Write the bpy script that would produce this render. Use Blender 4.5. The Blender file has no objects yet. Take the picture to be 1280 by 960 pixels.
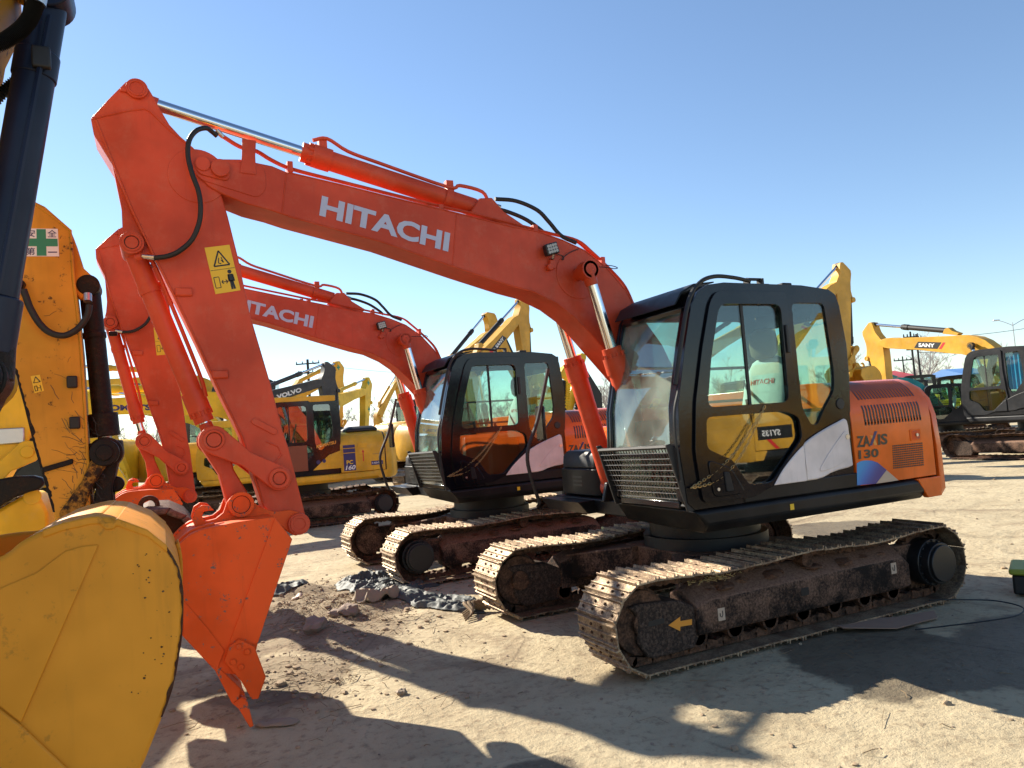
import bpy, bmesh, math, random
from mathutils import Vector, Matrix, noise
R = math.radians
SC = bpy.context.scene
COL = SC.collection
random.seed(7)

# ------------------------------------------------------------------ materials
def new_mat(name):
    m = bpy.data.materials.new(name); m.use_nodes = True
    return m, m.node_tree.nodes, m.node_tree.links, m.node_tree.nodes['Principled BSDF']

def ramp(N, stops):
    r = N.new('ShaderNodeValToRGB')
    while len(r.color_ramp.elements) < len(stops): r.color_ramp.elements.new(0.5)
    for e, (p, c) in zip(r.color_ramp.elements, stops):
        e.position = p; e.color = (c[0], c[1], c[2], 1)
    return r

def mixc(N, L, fac, a, b):
    m = N.new('ShaderNodeMix'); m.data_type = 'RGBA'
    for s, v in ((m.inputs[0], fac), (m.inputs[6], a), (m.inputs[7], b)):
        if hasattr(v, 'links'): L.new(v, s)
        elif isinstance(v, tuple): s.default_value = (v[0], v[1], v[2], 1)
        else: s.default_value = v
    return m.outputs[2]

def noise_tex(N, L, scale, detail=5, rough=.6, coord='Object', vec=None, dist=0):
    t = N.new('ShaderNodeTexNoise'); t.inputs['Scale'].default_value = scale
    t.inputs['Detail'].default_value = detail; t.inputs['Roughness'].default_value = rough
    t.inputs['Distortion'].default_value = dist
    if vec is None:
        c = N.new('ShaderNodeTexCoord'); vec = c.outputs[coord]
    L.new(vec, t.inputs['Vector'])
    return t.outputs['Fac']

def smooth(N, L, v, a, b):
    m = N.new('ShaderNodeMapRange'); m.interpolation_type = 'SMOOTHSTEP'
    L.new(v, m.inputs[0]); m.inputs[1].default_value = a; m.inputs[2].default_value = b
    return m.outputs[0]

def math_n(N, L, op, a, b=0.):
    m = N.new('ShaderNodeMath'); m.operation = op
    for s, v in ((m.inputs[0], a), (m.inputs[1], b)):
        if hasattr(v, 'links'): L.new(v, s)
        else: s.default_value = v
    return m.outputs[0]

def bump(N, L, B, h, strength, dist):
    b = N.new('ShaderNodeBump'); b.inputs['Strength'].default_value = strength
    b.inputs['Distance'].default_value = dist
    L.new(h, b.inputs['Height']); L.new(b.outputs[0], B.inputs['Normal'])

def paint(name, col, rough=.38, wear=.25, dust=(.42, .33, .23), coat=.25, chip=None, dustamt=.35, spec=.22):
    m, N, L, B = new_mat(name)
    n1 = noise_tex(N, L, 1.3, 4); n2 = noise_tex(N, L, 9, 6, .7); n3 = noise_tex(N, L, 38, 5, .65)
    dark = tuple(c * .78 for c in col); lite = tuple(min(1, c * 1.1 + .01) for c in col)
    c = mixc(N, L, smooth(N, L, n1, .35, .65), dark, lite)
    tc = N.new('ShaderNodeTexCoord'); mp = N.new('ShaderNodeMapping'); mp.inputs['Scale'].default_value = (9, 9, .8); L.new(tc.outputs['Object'], mp.inputs['Vector'])
    stk = noise_tex(N, L, 1.6, 5, .7, vec=mp.outputs[0])
    c = mixc(N, L, math_n(N, L, 'MULTIPLY', smooth(N, L, stk, .52, .75), .22), c, tuple(v * .45 + .008 for v in col))
    d = math_n(N, L, 'MULTIPLY', smooth(N, L, n2, .45, .8), dustamt)
    c = mixc(N, L, d, c, dust)
    if chip:
        k = math_n(N, L, 'MULTIPLY', smooth(N, L, n2, .56, .6), smooth(N, L, n3, .5, .62))
        k = math_n(N, L, 'MULTIPLY', k, wear * 3)
        c = mixc(N, L, k, c, chip)
    L.new(c, B.inputs['Base Color'])
    rr = N.new('ShaderNodeMapRange'); L.new(n2, rr.inputs[0]); rr.inputs[3].default_value = max(.04, rough - .1); rr.inputs[4].default_value = rough + (.22 if rough > .2 else .05)
    L.new(rr.outputs[0], B.inputs['Roughness'])
    B.inputs['Specular IOR Level'].default_value = spec; B.inputs['Coat Weight'].default_value = coat*.4; B.inputs['Coat Roughness'].default_value = .12
    bump(N, L, B, n3, .12, .004)
    return m

def plain(name, col, rough=.6, metal=0., var=.15, scale=12, bumpamt=.1):
    m, N, L, B = new_mat(name)
    n = noise_tex(N, L, scale, 6, .65)
    c = mixc(N, L, n, tuple(v * (1 - var) for v in col), tuple(min(1, v * (1 + var)) for v in col))
    L.new(c, B.inputs['Base Color']); B.inputs['Roughness'].default_value = rough; B.inputs['Metallic'].default_value = metal
    if bumpamt: bump(N, L, B, n, bumpamt, .01)
    return m

def muddy(name, base, mud, lo=.4, hi=.6, rough=.75, scale=5, metal=0., up=0., bs=.6):
    m, N, L, B = new_mat(name)
    n = noise_tex(N, L, scale, 8, .7); n2 = noise_tex(N, L, 55, 5, .7)
    kk = math_n(N, L, 'ADD', math_n(N, L, 'MULTIPLY', n, .75), math_n(N, L, 'MULTIPLY', n2, .25))
    if up:      # loose dirt settles on faces that look up
        g = N.new('ShaderNodeNewGeometry'); sx = N.new('ShaderNodeSeparateXYZ'); L.new(g.outputs['True Normal'], sx.inputs[0])
        kk = math_n(N, L, 'ADD', kk, math_n(N, L, 'MULTIPLY', smooth(N, L, sx.outputs[2], .2, .8), up))
    k = smooth(N, L, kk, lo, hi)
    mud2 = tuple(v * .55 for v in mud)
    mc = mixc(N, L, smooth(N, L, n2, .35, .65), mud2, mud)
    L.new(mixc(N, L, k, base, mc), B.inputs['Base Color'])
    B.inputs['Roughness'].default_value = rough; B.inputs['Metallic'].default_value = metal; B.inputs['Specular IOR Level'].default_value = .15
    h = math_n(N, L, 'ADD', math_n(N, L, 'MULTIPLY', k, .5), math_n(N, L, 'MULTIPLY', n2, .5))
    bump(N, L, B, h, bs, .012)
    return m

def glass(name, tint, refl=1.45, dirt=.1, dcol=(.55, .6, .55), rk=1.1):
    m, N, L, B = new_mat(name)
    out = N['Material Output']; N.remove(B)
    tr = N.new('ShaderNodeBsdfTransparent'); tr.inputs[0].default_value = (*tint, 1)
    gl = N.new('ShaderNodeBsdfGlossy'); gl.inputs['Roughness'].default_value = .015; gl.inputs[0].default_value = (.95, .97, 1, 1)
    df = N.new('ShaderNodeBsdfDiffuse'); df.inputs[0].default_value = (*dcol, 1)
    lw = N.new('ShaderNodeLayerWeight'); lw.inputs[0].default_value = .5
    fz = math_n(N, L, 'ADD', math_n(N, L, 'MULTIPLY', math_n(N, L, 'POWER', lw.outputs['Facing'], 4.), .9), .045)
    f2 = math_n(N, L, 'MINIMUM', math_n(N, L, 'MULTIPLY', fz, rk), .95)
    n = noise_tex(N, L, 2.2, 3, .5)
    k = math_n(N, L, 'MULTIPLY', smooth(N, L, n, .2, .8), dirt)
    a = N.new('ShaderNodeMixShader'); L.new(k, a.inputs[0]); L.new(tr.outputs[0], a.inputs[1]); L.new(df.outputs[0], a.inputs[2])
    b = N.new('ShaderNodeMixShader'); L.new(f2, b.inputs[0]); L.new(a.outputs[0], b.inputs[1]); L.new(gl.outputs[0], b.inputs[2])
    L.new(b.outputs[0], out.inputs[0])
    return m

M = {}
M['orange'] = paint('orange_paint', (.6, .06, .014), .4, .2, (.55, .2, .13), .05, None, .28, .3)
M['orange2'] = paint('orange_cover_paint', (.85, .135, .006), .2, .2, (.5, .22, .08), .1, None, .05, .35)
M['orange_worn'] = paint('worn_orange_paint', (.78, .095, .008), .5, .4, (.4, .16, .08), .03, (.16, .12, .1), .15)
M['yellow'] = paint('yellow_paint', (.72, .39, .025), .42, .2, (.45, .35, .2), .15, None, .3)
M['yellow_bright'] = paint('bright_yellow_paint', (.78, .5, .02), .4, .2, (.45, .38, .2), .2, None, .2)
M['yellow_bucket'] = paint('ochre_bucket_paint', (.8, .3, .014), .42, .1, (.5, .25, .04), .1, (.05, .03, .015), .12)
M['yellow_worn'] = paint('scratched_yellow_paint', (.62, .29, .02), .5, .3, (.32, .2, .07), .03, (.03, .018, .012), .2)
M['sany'] = paint('dark_yellow_paint', (.62, .33, .03), .4, .2, (.4, .3, .16), .2, None, .3)
M['grey_dark'] = paint('charcoal_paint', (.014, .015, .018), .4, .2, (.08, .07, .06), .0, None, .12, .2)
M['volvo'] = paint('slate_grey_paint', (.055, .058, .065), .5, .2, (.2, .18, .16), .05, None, .25)
M['black'] = paint('black_cab_paint', (.005, .0055, .009), .16, .2, (.02, .018, .018), .0, None, .1, .32)
M['skirt'] = paint('black_skirt_paint', (.008, .008, .009), .34, .2, (.045, .036, .03), .0, None, .2, .2)
M['rubber'] = plain('black_rubber', (.008, .008, .008), .55, 0, .3, 30)
M['pink'] = paint('pale_champagne_paint', (.8, .7, .66), .38, .1, (.4, .35, .3), .3, None, .15)
M['darkmetal'] = plain('dark_metal', (.014, .013, .013), .55, .1, .3, 20)
M['greasy'] = muddy('greasy_black_metal', (.012, .011, .011), (.05, .03, .018), .45, .7, .35, 6)
M['navy'] = paint('navy_cylinder_paint', (.006, .01, .03), .3, .1, (.02, .018, .025), .0, None, .12, .25)
M['steel'] = plain('steel', (.5, .5, .5), .35, 1., .1, 20)
M['shoe'] = muddy('dusty_track_steel', (.16, .105, .075), (.5, .38, .25), .36, .6, .5, 7, .55, 0., .5)
M['chain'] = muddy('rusty_chain_steel', (.028, .018, .013), (.17, .09, .055), .36, .62, .8, 10, 0., 0., .35)
M['frame'] = muddy('dirty_black_frame', (.014, .011, .010), (.22, .13, .09), .43, .62, .7, 3.2, 0., .3)
M['mud'] = muddy('red_brown_mud', (.1, .05, .032), (.22, .12, .075), .35, .65, .95, 6)
M['drygrass'] = plain('dry_straw', (.5, .38, .18), .9, 0, .3, 40)
M['cover'] = muddy('textured_black_cover', (.03, .022, .018), (.12, .08, .06), .42, .62, .8, 45, 0., 0., .25)
M['cleanblack'] = plain('black_frame_paint', (.013, .013, .014), .4, 0, .2, 10)
M['decal_white'] = plain('white_decal', (.75, .75, .75), .5, 0, .03, 5, 0)
M['decal_lilac'] = plain('pale_lilac_lettering', (.45, .48, .62), .5, 0, .03, 5, 0)
M['decal_yellow'] = plain('yellow_decal', (.8, .5, .02), .5, 0, .04, 5, 0)
M['decal_black'] = plain('black_decal', (.01, .01, .012), .45, 0, .1, 5, 0)
M['decal_olive'] = plain('dark_lettering', (.035, .03, .015), .45, 0, .1, 5, 0)
M['decal_blue'] = plain('navy_decal', (.02, .022, .12), .45, 0, .1, 5, 0)
M['decal_red'] = plain('red_decal', (.6, .02, .02), .45, 0, .1, 5, 0)
M['decal_green'] = plain('green_decal', (.01, .22, .12), .45, 0, .1, 5, 0)
M['decal_orange'] = plain('amber_decal', (.75, .3, .03), .5, 0, .05, 5, 0)
M['decal_beige'] = plain('beige_decal', (.5, .38, .28), .5, 0, .05, 5, 0)
M['seat'] = plain('pale_seat_cover', (.62, .62, .6), .9, 0, .12, 25, .2)
M['headrest'] = plain('headrest_reflection_brown', (.16, .1, .05), .9, 0, .2, 25, .2)  # brown of a window reflection put into the headrest colour
M['interior'] = plain('grey_cab_trim', (.07, .07, .065), .7, 0, .2, 10)
M['consol'] = plain('pale_console_plastic', (.42, .42, .38), .7, 0, .1, 10)
M['glass'] = glass('tinted_cab_glass', (.74, .88, .84), 1.5, .03)
M['glass_front'] = glass('dusty_front_glass', (.66, .8, .74), 1.5, .3, (.6, .66, .6))
M['glass_dark'] = glass('dark_cab_glass', (.3, .36, .34), 1.5, .02, (.5, .5, .45), 3.2)
M['curtain'] = plain('blue_curtain', (.03, .3, .62), .7, 0, .2, 6)
M['mesh_metal'] = plain('worn_mesh_steel', (.16, .15, .14), .32, .8, .2, 20)
M['brass'] = plain('brassy_chain', (.5, .34, .15), .4, .8, .2, 30)
M['lamp_glass'] = plain('lamp_reflector', (.35, .3, .24), .25, .3, .4, 60)
M['teal'] = paint('teal_paint', (.02, .3, .32), .4, .2, (.3, .3, .25), .2, None, .2)
M['reflection_red'] = plain('red_door_reflection', (.2, .05, .02), .4, 0, .2, 6)  # flat red brown standing in for a reflection on the door

m, N, L, B = new_mat('blue_gradient_decal')
_c = N.new('ShaderNodeTexCoord'); _s = N.new('ShaderNodeSeparateXYZ'); L.new(_c.outputs['Object'], _s.inputs[0])
_r = ramp(N, [(0, (.02, .28, .62)), (.45, (.03, .14, .5)), (1, (.04, .03, .22))])
L.new(smooth(N, L, math_n(N, L, 'ADD', _s.outputs[0], _s.outputs[2]), .62, .3), _r.inputs[0])
L.new(_r.outputs[0], B.inputs['Base Color']); B.inputs['Roughness'].default_value = .4
M['blue_grad'] = m

def chrome():
    m, N, L, B = new_mat('chrome_rod')
    B.inputs['Base Color'].default_value = (.72, .73, .75, 1); B.inputs['Metallic'].default_value = 1; B.inputs['Roughness'].default_value = .14
    n = noise_tex(N, L, 30, 3); bump(N, L, B, n, .03, .002)
    return m
M['chrome'] = chrome()

# ------------------------------------------------------------------ mesh builder
class MB:
    def __init__(s): s.v = []; s.f = []
    def add(s, vs, fs):
        o = len(s.v); s.v += [Vector(p) for p in vs]; s.f += [[i + o for i in f] for f in fs]; return s
    def box(s, a, b):
        x0, y0, z0 = a; x1, y1, z1 = b
        return s.add([(x0,y0,z0),(x1,y0,z0),(x1,y1,z0),(x0,y1,z0),(x0,y0,z1),(x1,y0,z1),(x1,y1,z1),(x0,y1,z1)],
                     [(0,3,2,1),(4,5,6,7),(0,1,5,4),(1,2,6,5),(2,3,7,6),(3,0,4,7)])
    def prism(s, poly, y0, y1):          # polygon in XZ, extruded along Y
        n = len(poly)
        vs = [(x, y0, z) for x, z in poly] + [(x, y1, z) for x, z in poly]
        fs = [list(range(n)), list(range(2 * n - 1, n - 1, -1))] + [(i, (i + 1) % n, n + (i + 1) % n, n + i) for i in range(n)]
        return s.add(vs, fs)
    def plan(s, poly, z0, z1):           # polygon in XY, extruded along Z
        n = len(poly)
        vs = [(x, y, z0) for x, y in poly] + [(x, y, z1) for x, y in poly]
        fs = [list(range(n - 1, -1, -1)), list(range(n, 2 * n))] + [(i, (i + 1) % n, n + (i + 1) % n, n + i) for i in range(n)]
        return s.add(vs, fs)
    def cross(s, poly, x0, x1):          # polygon in YZ, extruded along X
        n = len(poly)
        vs = [(x0, y, z) for y, z in poly] + [(x1, y, z) for y, z in poly]
        fs = [list(range(n)), list(range(2 * n - 1, n - 1, -1))] + [(i, (i + 1) % n, n + (i + 1) % n, n + i) for i in range(n)]
        return s.add(vs, fs)
    def loft(s, rings, caps=True, close=True):
        n = len(rings[0]); vs = [p for r in rings for p in r]; fs = []
        for k in range(len(rings) - 1):
            for i in range(n if close else n - 1):
                j = (i + 1) % n
                fs.append((k*n+i, k*n+j, (k+1)*n+j, (k+1)*n+i))
        if caps: fs += [list(range(n - 1, -1, -1)), list(range((len(rings)-1)*n, len(rings)*n))]
        return s.add(vs, fs)
    def cyl(s, p0, p1, r0, r1=None, seg=20):
        p0, p1 = Vector(p0), Vector(p1); r1 = r0 if r1 is None else r1
        d = (p1 - p0).normalized(); a = d.orthogonal().normalized(); b = d.cross(a)
        ring = lambda c, r: [c + a * (r * math.cos(2*math.pi*i/seg)) + b * (r * math.sin(2*math.pi*i/seg)) for i in range(seg)]
        return s.loft([ring(p0, r0), ring(p1, r1)])
    def ycyl(s, x, z, y0, y1, r, seg=24): return s.cyl((x, y0, z), (x, y1, z), r, None, seg)
    def ring(s, x, z, y0, y1, ro, ri, seg=28):   # washer along Y
        rr = []
        for (y, r) in ((y0, ri), (y0, ro), (y1, ro), (y1, ri)):
            rr.append([(x + r*math.cos(2*math.pi*i/seg), y, z + r*math.sin(2*math.pi*i/seg)) for i in range(seg)])
        rr.append(rr[0])
        return s.loft(rr, caps=False)
    def tube(s, pts, r, seg=8, caps=True):
        pts = [Vector(p) for p in pts]; rings = []; a = None
        for i, p in enumerate(pts):
            d = (pts[min(i+1, len(pts)-1)] - pts[max(i-1, 0)]).normalized()
            if a is None: a = d.orthogonal().normalized()
            else:
                a = (a - d * a.dot(d))
                a = a.normalized() if a.length > 1e-6 else d.orthogonal().normalized()
            b = d.cross(a); rad = r(i / (len(pts)-1)) if callable(r) else r
            rings.append([p + a*(rad*math.cos(2*math.pi*k/seg)) + b*(rad*math.sin(2*math.pi*k/seg)) for k in range(seg)])
        return s.loft(rings, caps)
    def lump(s, c, r, squash=.6, seed=0, sub=2):
        bm = bmesh.new(); bmesh.ops.create_icosphere(bm, subdivisions=sub, radius=1)
        rnd = random.Random(seed); off = Vector((rnd.random()*50, rnd.random()*50, rnd.random()*50))
        vs = []
        for v in bm.verts:
            k = 1 + .55 * noise.noise(v.co * 1.3 + off) + .2 * noise.noise(v.co * 3.1 + off)
            p = v.co * k * r; vs.append((c[0] + p.x, c[1] + p.y, c[2] + p.z * squash))
        fs = [[v.index for v in f.verts] for f in bm.faces]; bm.free()
        return s.add(vs, fs)
    def build(s, name, mat, parent=None, bevel=0., xf=None, angle=38, seg=2, kind=None, extra=None):
        nf = len(s.f)
        if extra: s.add(extra[0].v, extra[0].f)
        me = bpy.data.meshes.new(name)
        vs = [xf(v) for v in s.v] if xf else s.v
        me.from_pydata([tuple(v) for v in vs], [], s.f)
        bm = bmesh.new(); bm.from_mesh(me); bmesh.ops.recalc_face_normals(bm, faces=bm.faces[:]); bm.to_mesh(me); bm.free()
        for p in me.polygons: p.use_smooth = True
        me.set_sharp_from_angle(angle=R(angle))
        me.materials.append(M[mat] if isinstance(mat, str) else mat)
        if extra:
            me.materials.append(M[extra[1]])
            for p in me.polygons[nf:]: p.material_index = 1
        o = bpy.data.objects.new(name, me); COL.objects.link(o)
        if parent is not None: o.parent = parent
        if bevel:
            b = o.modifiers.new('bevel', 'BEVEL'); b.width = bevel; b.segments = seg; b.limit_method = 'ANGLE'; b.angle_limit = R(40)
            b.harden_normals = False
        if kind: o['kind'] = kind
        return o

def holed(outer, holes, y0, y1):      # plate in XZ with window holes, thickness y0..y1
    bm = bmesh.new(); edges = []
    for lp in [outer] + holes:
        vs = [bm.verts.new((x, y0, z)) for x, z in lp]
        edges += [bm.edges.new((vs[i], vs[(i+1) % len(vs)])) for i in range(len(vs))]
    bmesh.ops.triangle_fill(bm, use_beauty=True, use_dissolve=False, edges=edges)
    ext = bmesh.ops.extrude_face_region(bm, geom=bm.faces[:])
    for g in ext['geom']:
        if isinstance(g, bmesh.types.BMVert): g.co.y = y1
    bm.verts.index_update()
    mb = MB(); mb.add([v.co.copy() for v in bm.verts], [[v.index for v in f.verts] for f in bm.faces]); bm.free()
    return mb

def catmull(pts, n=8):
    pts = [Vector(p) for p in pts]; P = [pts[0]*2 - pts[1]] + pts + [pts[-1]*2 - pts[-2]]; out = []
    for i in range(1, len(P) - 2):
        for k in range(n):
            t = k / n; a, b, c, d = P[i-1], P[i], P[i+1], P[i+2]
            out.append(.5 * ((2*b) + (c - a)*t + (2*a - 5*b + 4*c - d)*t*t + (-a + 3*b - 3*c + d)*t**3))
    out.append(pts[-1]); return out

def rounded(poly, r, n=4):            # round the corners of a 2D polygon
    out = []
    m = len(poly)
    for i in range(m):
        p = Vector(poly[i]).to_2d(); a = Vector(poly[i-1]).to_2d(); b = Vector(poly[(i+1) % m]).to_2d()
        da, db = a - p, b - p
        k = min(r, da.length * .45, db.length * .45)
        s, e = p + da.normalized()*k, p + db.normalized()*k
        for j in range(n + 1):
            t = j / n; q = s*(1-t)**2 + p*(2*t*(1-t)) + e*t*t
            out.append((q.x, q.y))
    return out

def smooth2(pts, n=4):
    return [(v.x, v.z) for v in catmull([(x, 0, z) for x, z in pts], n)]

def capsule(a, b, ra, rb, n=10):      # link plate outline in XZ round two pins
    a, b = Vector(a), Vector(b); d = (b - a); ang = math.atan2(d.y, d.x); out = []
    for k in range(n + 1):
        t = ang + math.pi/2 + math.pi*k/n; out.append((a.x + ra*math.cos(t), a.y + ra*math.sin(t)))
    mid = (a + b)/2; w = min(ra, rb)*.62; nx, nz = -math.sin(ang), math.cos(ang)
    out.append((mid.x - nx*w, mid.y - nz*w))
    for k in range(n + 1):
        t = ang - math.pi/2 + math.pi*k/n; out.append((b.x + rb*math.cos(t), b.y + rb*math.sin(t)))
    out.append((mid.x + nx*w, mid.y + nz*w))
    return out

def thing(name, label, cat, loc=(0,0,0), rz=0., sc=1., group=None):
    o = bpy.data.objects.new(name, None); COL.objects.link(o)
    o.location = loc; o.rotation_euler = (0, 0, rz); o.scale = (sc, sc, sc); o.empty_display_size = .3
    tag(o, label, cat, group); return o

def tag(o, label, cat, group=None, kind=None):
    o['label'] = label; o['category'] = cat
    if group: o['group'] = group
    if kind: o['kind'] = kind
    return o

def text(name, s, mat, parent, O, ux, uy, bold=.0, shear=0., xf=None, ext=.0015, space=1.0):
    """lettering fitted to the box O, O+ux, O+uy (world vectors of full width / height)"""
    cu = bpy.data.curves.new(name, 'FONT'); cu.body = s; cu.offset = bold; cu.shear = shear; cu.resolution_u = 3; cu.space_character = space
    ob = bpy.data.objects.new(name, cu); COL.objects.link(ob)
    dg = bpy.context.evaluated_depsgraph_get(); me0 = bpy.data.meshes.new_from_object(ob.evaluated_get(dg))
    bpy.data.objects.remove(ob); bpy.data.curves.remove(cu)
    xs = [v.co.x for v in me0.vertices]; ys = [v.co.y for v in me0.vertices]
    x0, x1, y0, y1 = min(xs), max(xs), min(ys), max(ys)
    O, ux, uy = Vector(O), Vector(ux), Vector(uy); nrm = ux.cross(uy).normalized()
    mb = MB(); vs = [O + ux*((v.co.x-x0)/(x1-x0)) + uy*((v.co.y-y0)/(y1-y0)) for v in me0.vertices]
    fs = [list(p.vertices) for p in me0.polygons]
    n = len(vs); mb.add([v + nrm*ext for v in vs], fs)
    bpy.data.meshes.remove(me0)
    return mb.build(name, mat, parent, xf=xf)

def rot2(p, O, a):
    c, s = math.cos(a), math.sin(a); dx, dz = p[0]-O[0], p[1]-O[1]
    return (O[0] + c*dx - s*dz, O[1] + s*dx + c*dz)

# ------------------------------------------------------------------ excavator
F0 = (.05, 1.40); T0 = (4.06, 3.71); E0 = (3.67, 1.22)
B0 = math.atan2(T0[1]-F0[1], T0[0]-F0[0]); A0 = math.atan2(E0[1]-T0[1], E0[0]-T0[0])

def belt_path(xc, Rr, t=.024, sag=.03, n=400):
    r = Rr - t; pts = []
    for i in range(60): pts.append((xc - 2*xc*i/60, t))
    for i in range(40):
        a = -math.pi/2 - math.pi*i/40; pts.append((-xc + r*math.cos(a), Rr + r*math.sin(a)))
    for i in range(60):
        x = -xc + 2*xc*i/60; u = (x + xc)/(2*xc)
        pts.append((x, 2*Rr - t - sag*(math.sin(math.pi*u*2)**2)))
    for i in range(40):
        a = math.pi/2 - math.pi*i/40; pts.append((xc + r*math.cos(a), Rr + r*math.sin(a)))
    return pts

def sample_loop(pts, n):
    P = [Vector(p) for p in pts]; m = len(P); Ls = [(P[(i+1) % m] - P[i]).length for i in range(m)]; T = sum(Ls); out = []
    k = 0; acc = 0
    for j in range(n):
        s = T*j/n
        while acc + Ls[k] < s: acc += Ls[k]; k += 1
        d = (P[(k+1) % m] - P[k]).normalized(); out.append((P[k] + d*(s-acc), d))
    return out, T/n

def make_track(root, side, st):
    xc, Rr = 1.51, .338; yc = .995*side; hw = .25; lod = st['lod']; fl = -1 if st.get('flip') else 1
    n = 50; smp, pitch = sample_loop(belt_path(xc, Rr), n)
    rnd = random.Random(int(3 + side)); mb = MB(); bolts = MB(); ch = MB()
    h = pitch*.5
    if lod: prof = [(-h*.98,.0),(-h*.93,.024),(-h*.84,.024),(-h*.76,.0),(-h*.12,.0),(-h*.06,.012),(h*.04,.012),(h*.1,.0),(h*.68,.0),(h*.76,.018),(h*.84,.018),(h*.92,0),(h*1.0,-.004),(h*1.0,-.012),(-h*.98,-.012)]
    else: prof = [(-h*.98,.0),(-h*.9,.03),(-h*.7,.03),(-h*.6,.0),(h*.95,0),(h*.95,-.014),(-h*.98,-.014)]
    for (p, d) in smp:
        nx, nz = d.y, -d.x              # outward normal for this travel order
        c = Vector((sum(a[0].x for a in smp)/n, sum(a[0].y for a in smp)/n))
        if (p - Vector((max(-xc, min(xc, p.x)), Rr))).dot(Vector((nx, nz))) < 0: nx, nz = -nx, -nz
        j = rnd.uniform(-.003, .003); tl = rnd.uniform(-.02, .02)
        poly = [(p.x + d.x*a + nx*(b + j + a*tl), p.y + d.y*a + nz*(b + j + a*tl)) for a, b in prof]
        mb.prism(poly, yc - hw, yc + hw)
        if lod:
            for yy in (-.19, -.065, .065, .19):
                for aa in (-.38*h, .36*h) if abs(yy) < .1 else (.36*h,):
                    q0 = (p.x + d.x*aa + nx*.0, yc + yy, p.y + d.y*aa + nz*.0)
                    q1 = (p.x + d.x*aa + nx*.009, yc + yy, p.y + d.y*aa + nz*.009)
                    bolts.cyl(q0, q1, .012, .010, 6)
        for yy in (-.075, .075):
            q = [(p.x + d.x*a + nx*b, p.y + d.y*a + nz*b) for a, b in ((-h*1.15,-.02),(h*.9,-.02),(h*1.0,-.05),(h*.75,-.085),(h*.1,-.07),(-h*.8,-.09),(-h*1.2,-.055))]
            ch.prism(q, yc + yy - .014, yc + yy + .014)
        ch.cyl((p.x - nx*.055 + d.x*h*.9, yc - .085, p.y - nz*.055 + d.y*h*.9), (p.x - nx*.055 + d.x*h*.9, yc + .085, p.y - nz*.055 + d.y*h*.9), .022, None, 8)
    t = mb.build('track', st.get('shoe', 'shoe'), root, extra=(bolts, 'chain') if lod else None)
    ch.build('drive_chain', 'chain', t)
    # idler (front) and sprocket (rear)
    xi, xs = xc*fl, -xc*fl
    MB().ycyl(xi, Rr, yc-.055, yc+.055, .245, 32).ycyl(xi, Rr, yc-.1, yc+.1, .225, 32).ycyl(xi, Rr, yc-.14, yc+.14, .09, 20).build('idler', 'chain', t, .008)
    sp = MB(); teeth = []
    for i in range(42):
        a = 2*math.pi*i/42; r = .268 if i % 2 else .225
        teeth.append((xs + r*math.cos(a), Rr + r*math.sin(a)))
    sp.prism(teeth, yc-.03, yc+.03).build('sprocket', 'chain', t)
    dm = MB(); s2 = side
    dm.ycyl(xs, Rr, yc - s2*.1, yc + s2*.17, .2, 36).ycyl(xs, Rr, yc + s2*.17, yc + s2*.245, .175, 36).ycyl(xs, Rr, yc + s2*.245, yc + s2*.27, .155, 36)
    for i in range(16):
        a = 2*math.pi*i/16; dm.ycyl(xs + .185*math.cos(a), Rr + .185*math.sin(a), yc + s2*.17, yc + s2*.185, .011, 6)
    dm.build('travel_motor', 'cleanblack' if side > 0 else 'frame', t, .01)
    # rollers
    if lod:
        for i in range(7):
            x = (-1.02 + i*.345)*fl
            MB().ycyl(x, .165, yc-.13, yc+.13, .062, 18).ycyl(x, .165, yc-.13, yc-.075, .08, 18).ycyl(x, .165, yc+.075, yc+.13, .08, 18).build('roller', 'chain', t)
        for x in (-.06*fl,):
            MB().ycyl(x, .565, yc-.1, yc+.14, .05, 18).ycyl(x, .565, yc+.1*side, yc+.155*side, .062, 18).build('carrier_roller', 'chain', t)
    # frame
    fr = MB()
    o, i_ = yc + side*.14, yc - side*.14
    sec = [(i_, .19), (i_, .5), (yc - side*.03, .555), (yc + side*.04, .545), (o + side*.03, .43), (o + side*.03, .2), (o + side*.01, .17), (yc + side*.1, .17)]
    rings = []
    for x, k in ((-1.2, .72), (-1.12, 1.), (-.4, 1.), (.95, .93), (1.08, .8)):
        rings.append([(x*fl, y, .2 + (z-.2)*k) for y, z in sec])
    fr.loft(rings)
    fr.box((min(-1.42*fl, -1.05*fl), yc - .06, .24), (max(-1.42*fl, -1.05*fl), yc + .06, .5))
    fo = fr.build('track_frame', 'frame', t, .012)
    if lod:
        mud = MB()
        for k in range(34):
            x = rnd.uniform(-.95, .95); mud.lump((x*fl, yc + side*rnd.uniform(-.06, .12), .5 - .02*abs(x) + rnd.uniform(-.012, .004)), rnd.uniform(.04, .1), .3, k, 2)
        mud.build('caked_mud', 'mud', t)
        if not st.get('flip'):
            st2 = MB()
            for k in range(260):
                x, y = rnd.gauss(.83, .1), yc + side*rnd.gauss(.06, .035); z = .53 + rnd.uniform(0, .03); a = rnd.uniform(0, 6.3); l = rnd.uniform(.02, .05)
                st2.tube([(x, y, z), (x + l*math.cos(a), y + l*math.sin(a), z + rnd.uniform(-.012, .018))], .0022, 3, False)
            st2.build('straw_clump', 'drygrass', t, kind='stuff')
    # bolt-on idler cover and arrow
    cv = [(1.628,0.467),(1.543,0.481),(1.213,0.456),(1.028,0.365),(1.049,0.177),(1.104,0.093),(1.457,0.086),(1.511,0.108),(1.584,0.219),(1.571,0.411)]
    cv = [(x*fl, z) for x, z in cv]
    cover = MB()
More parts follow.
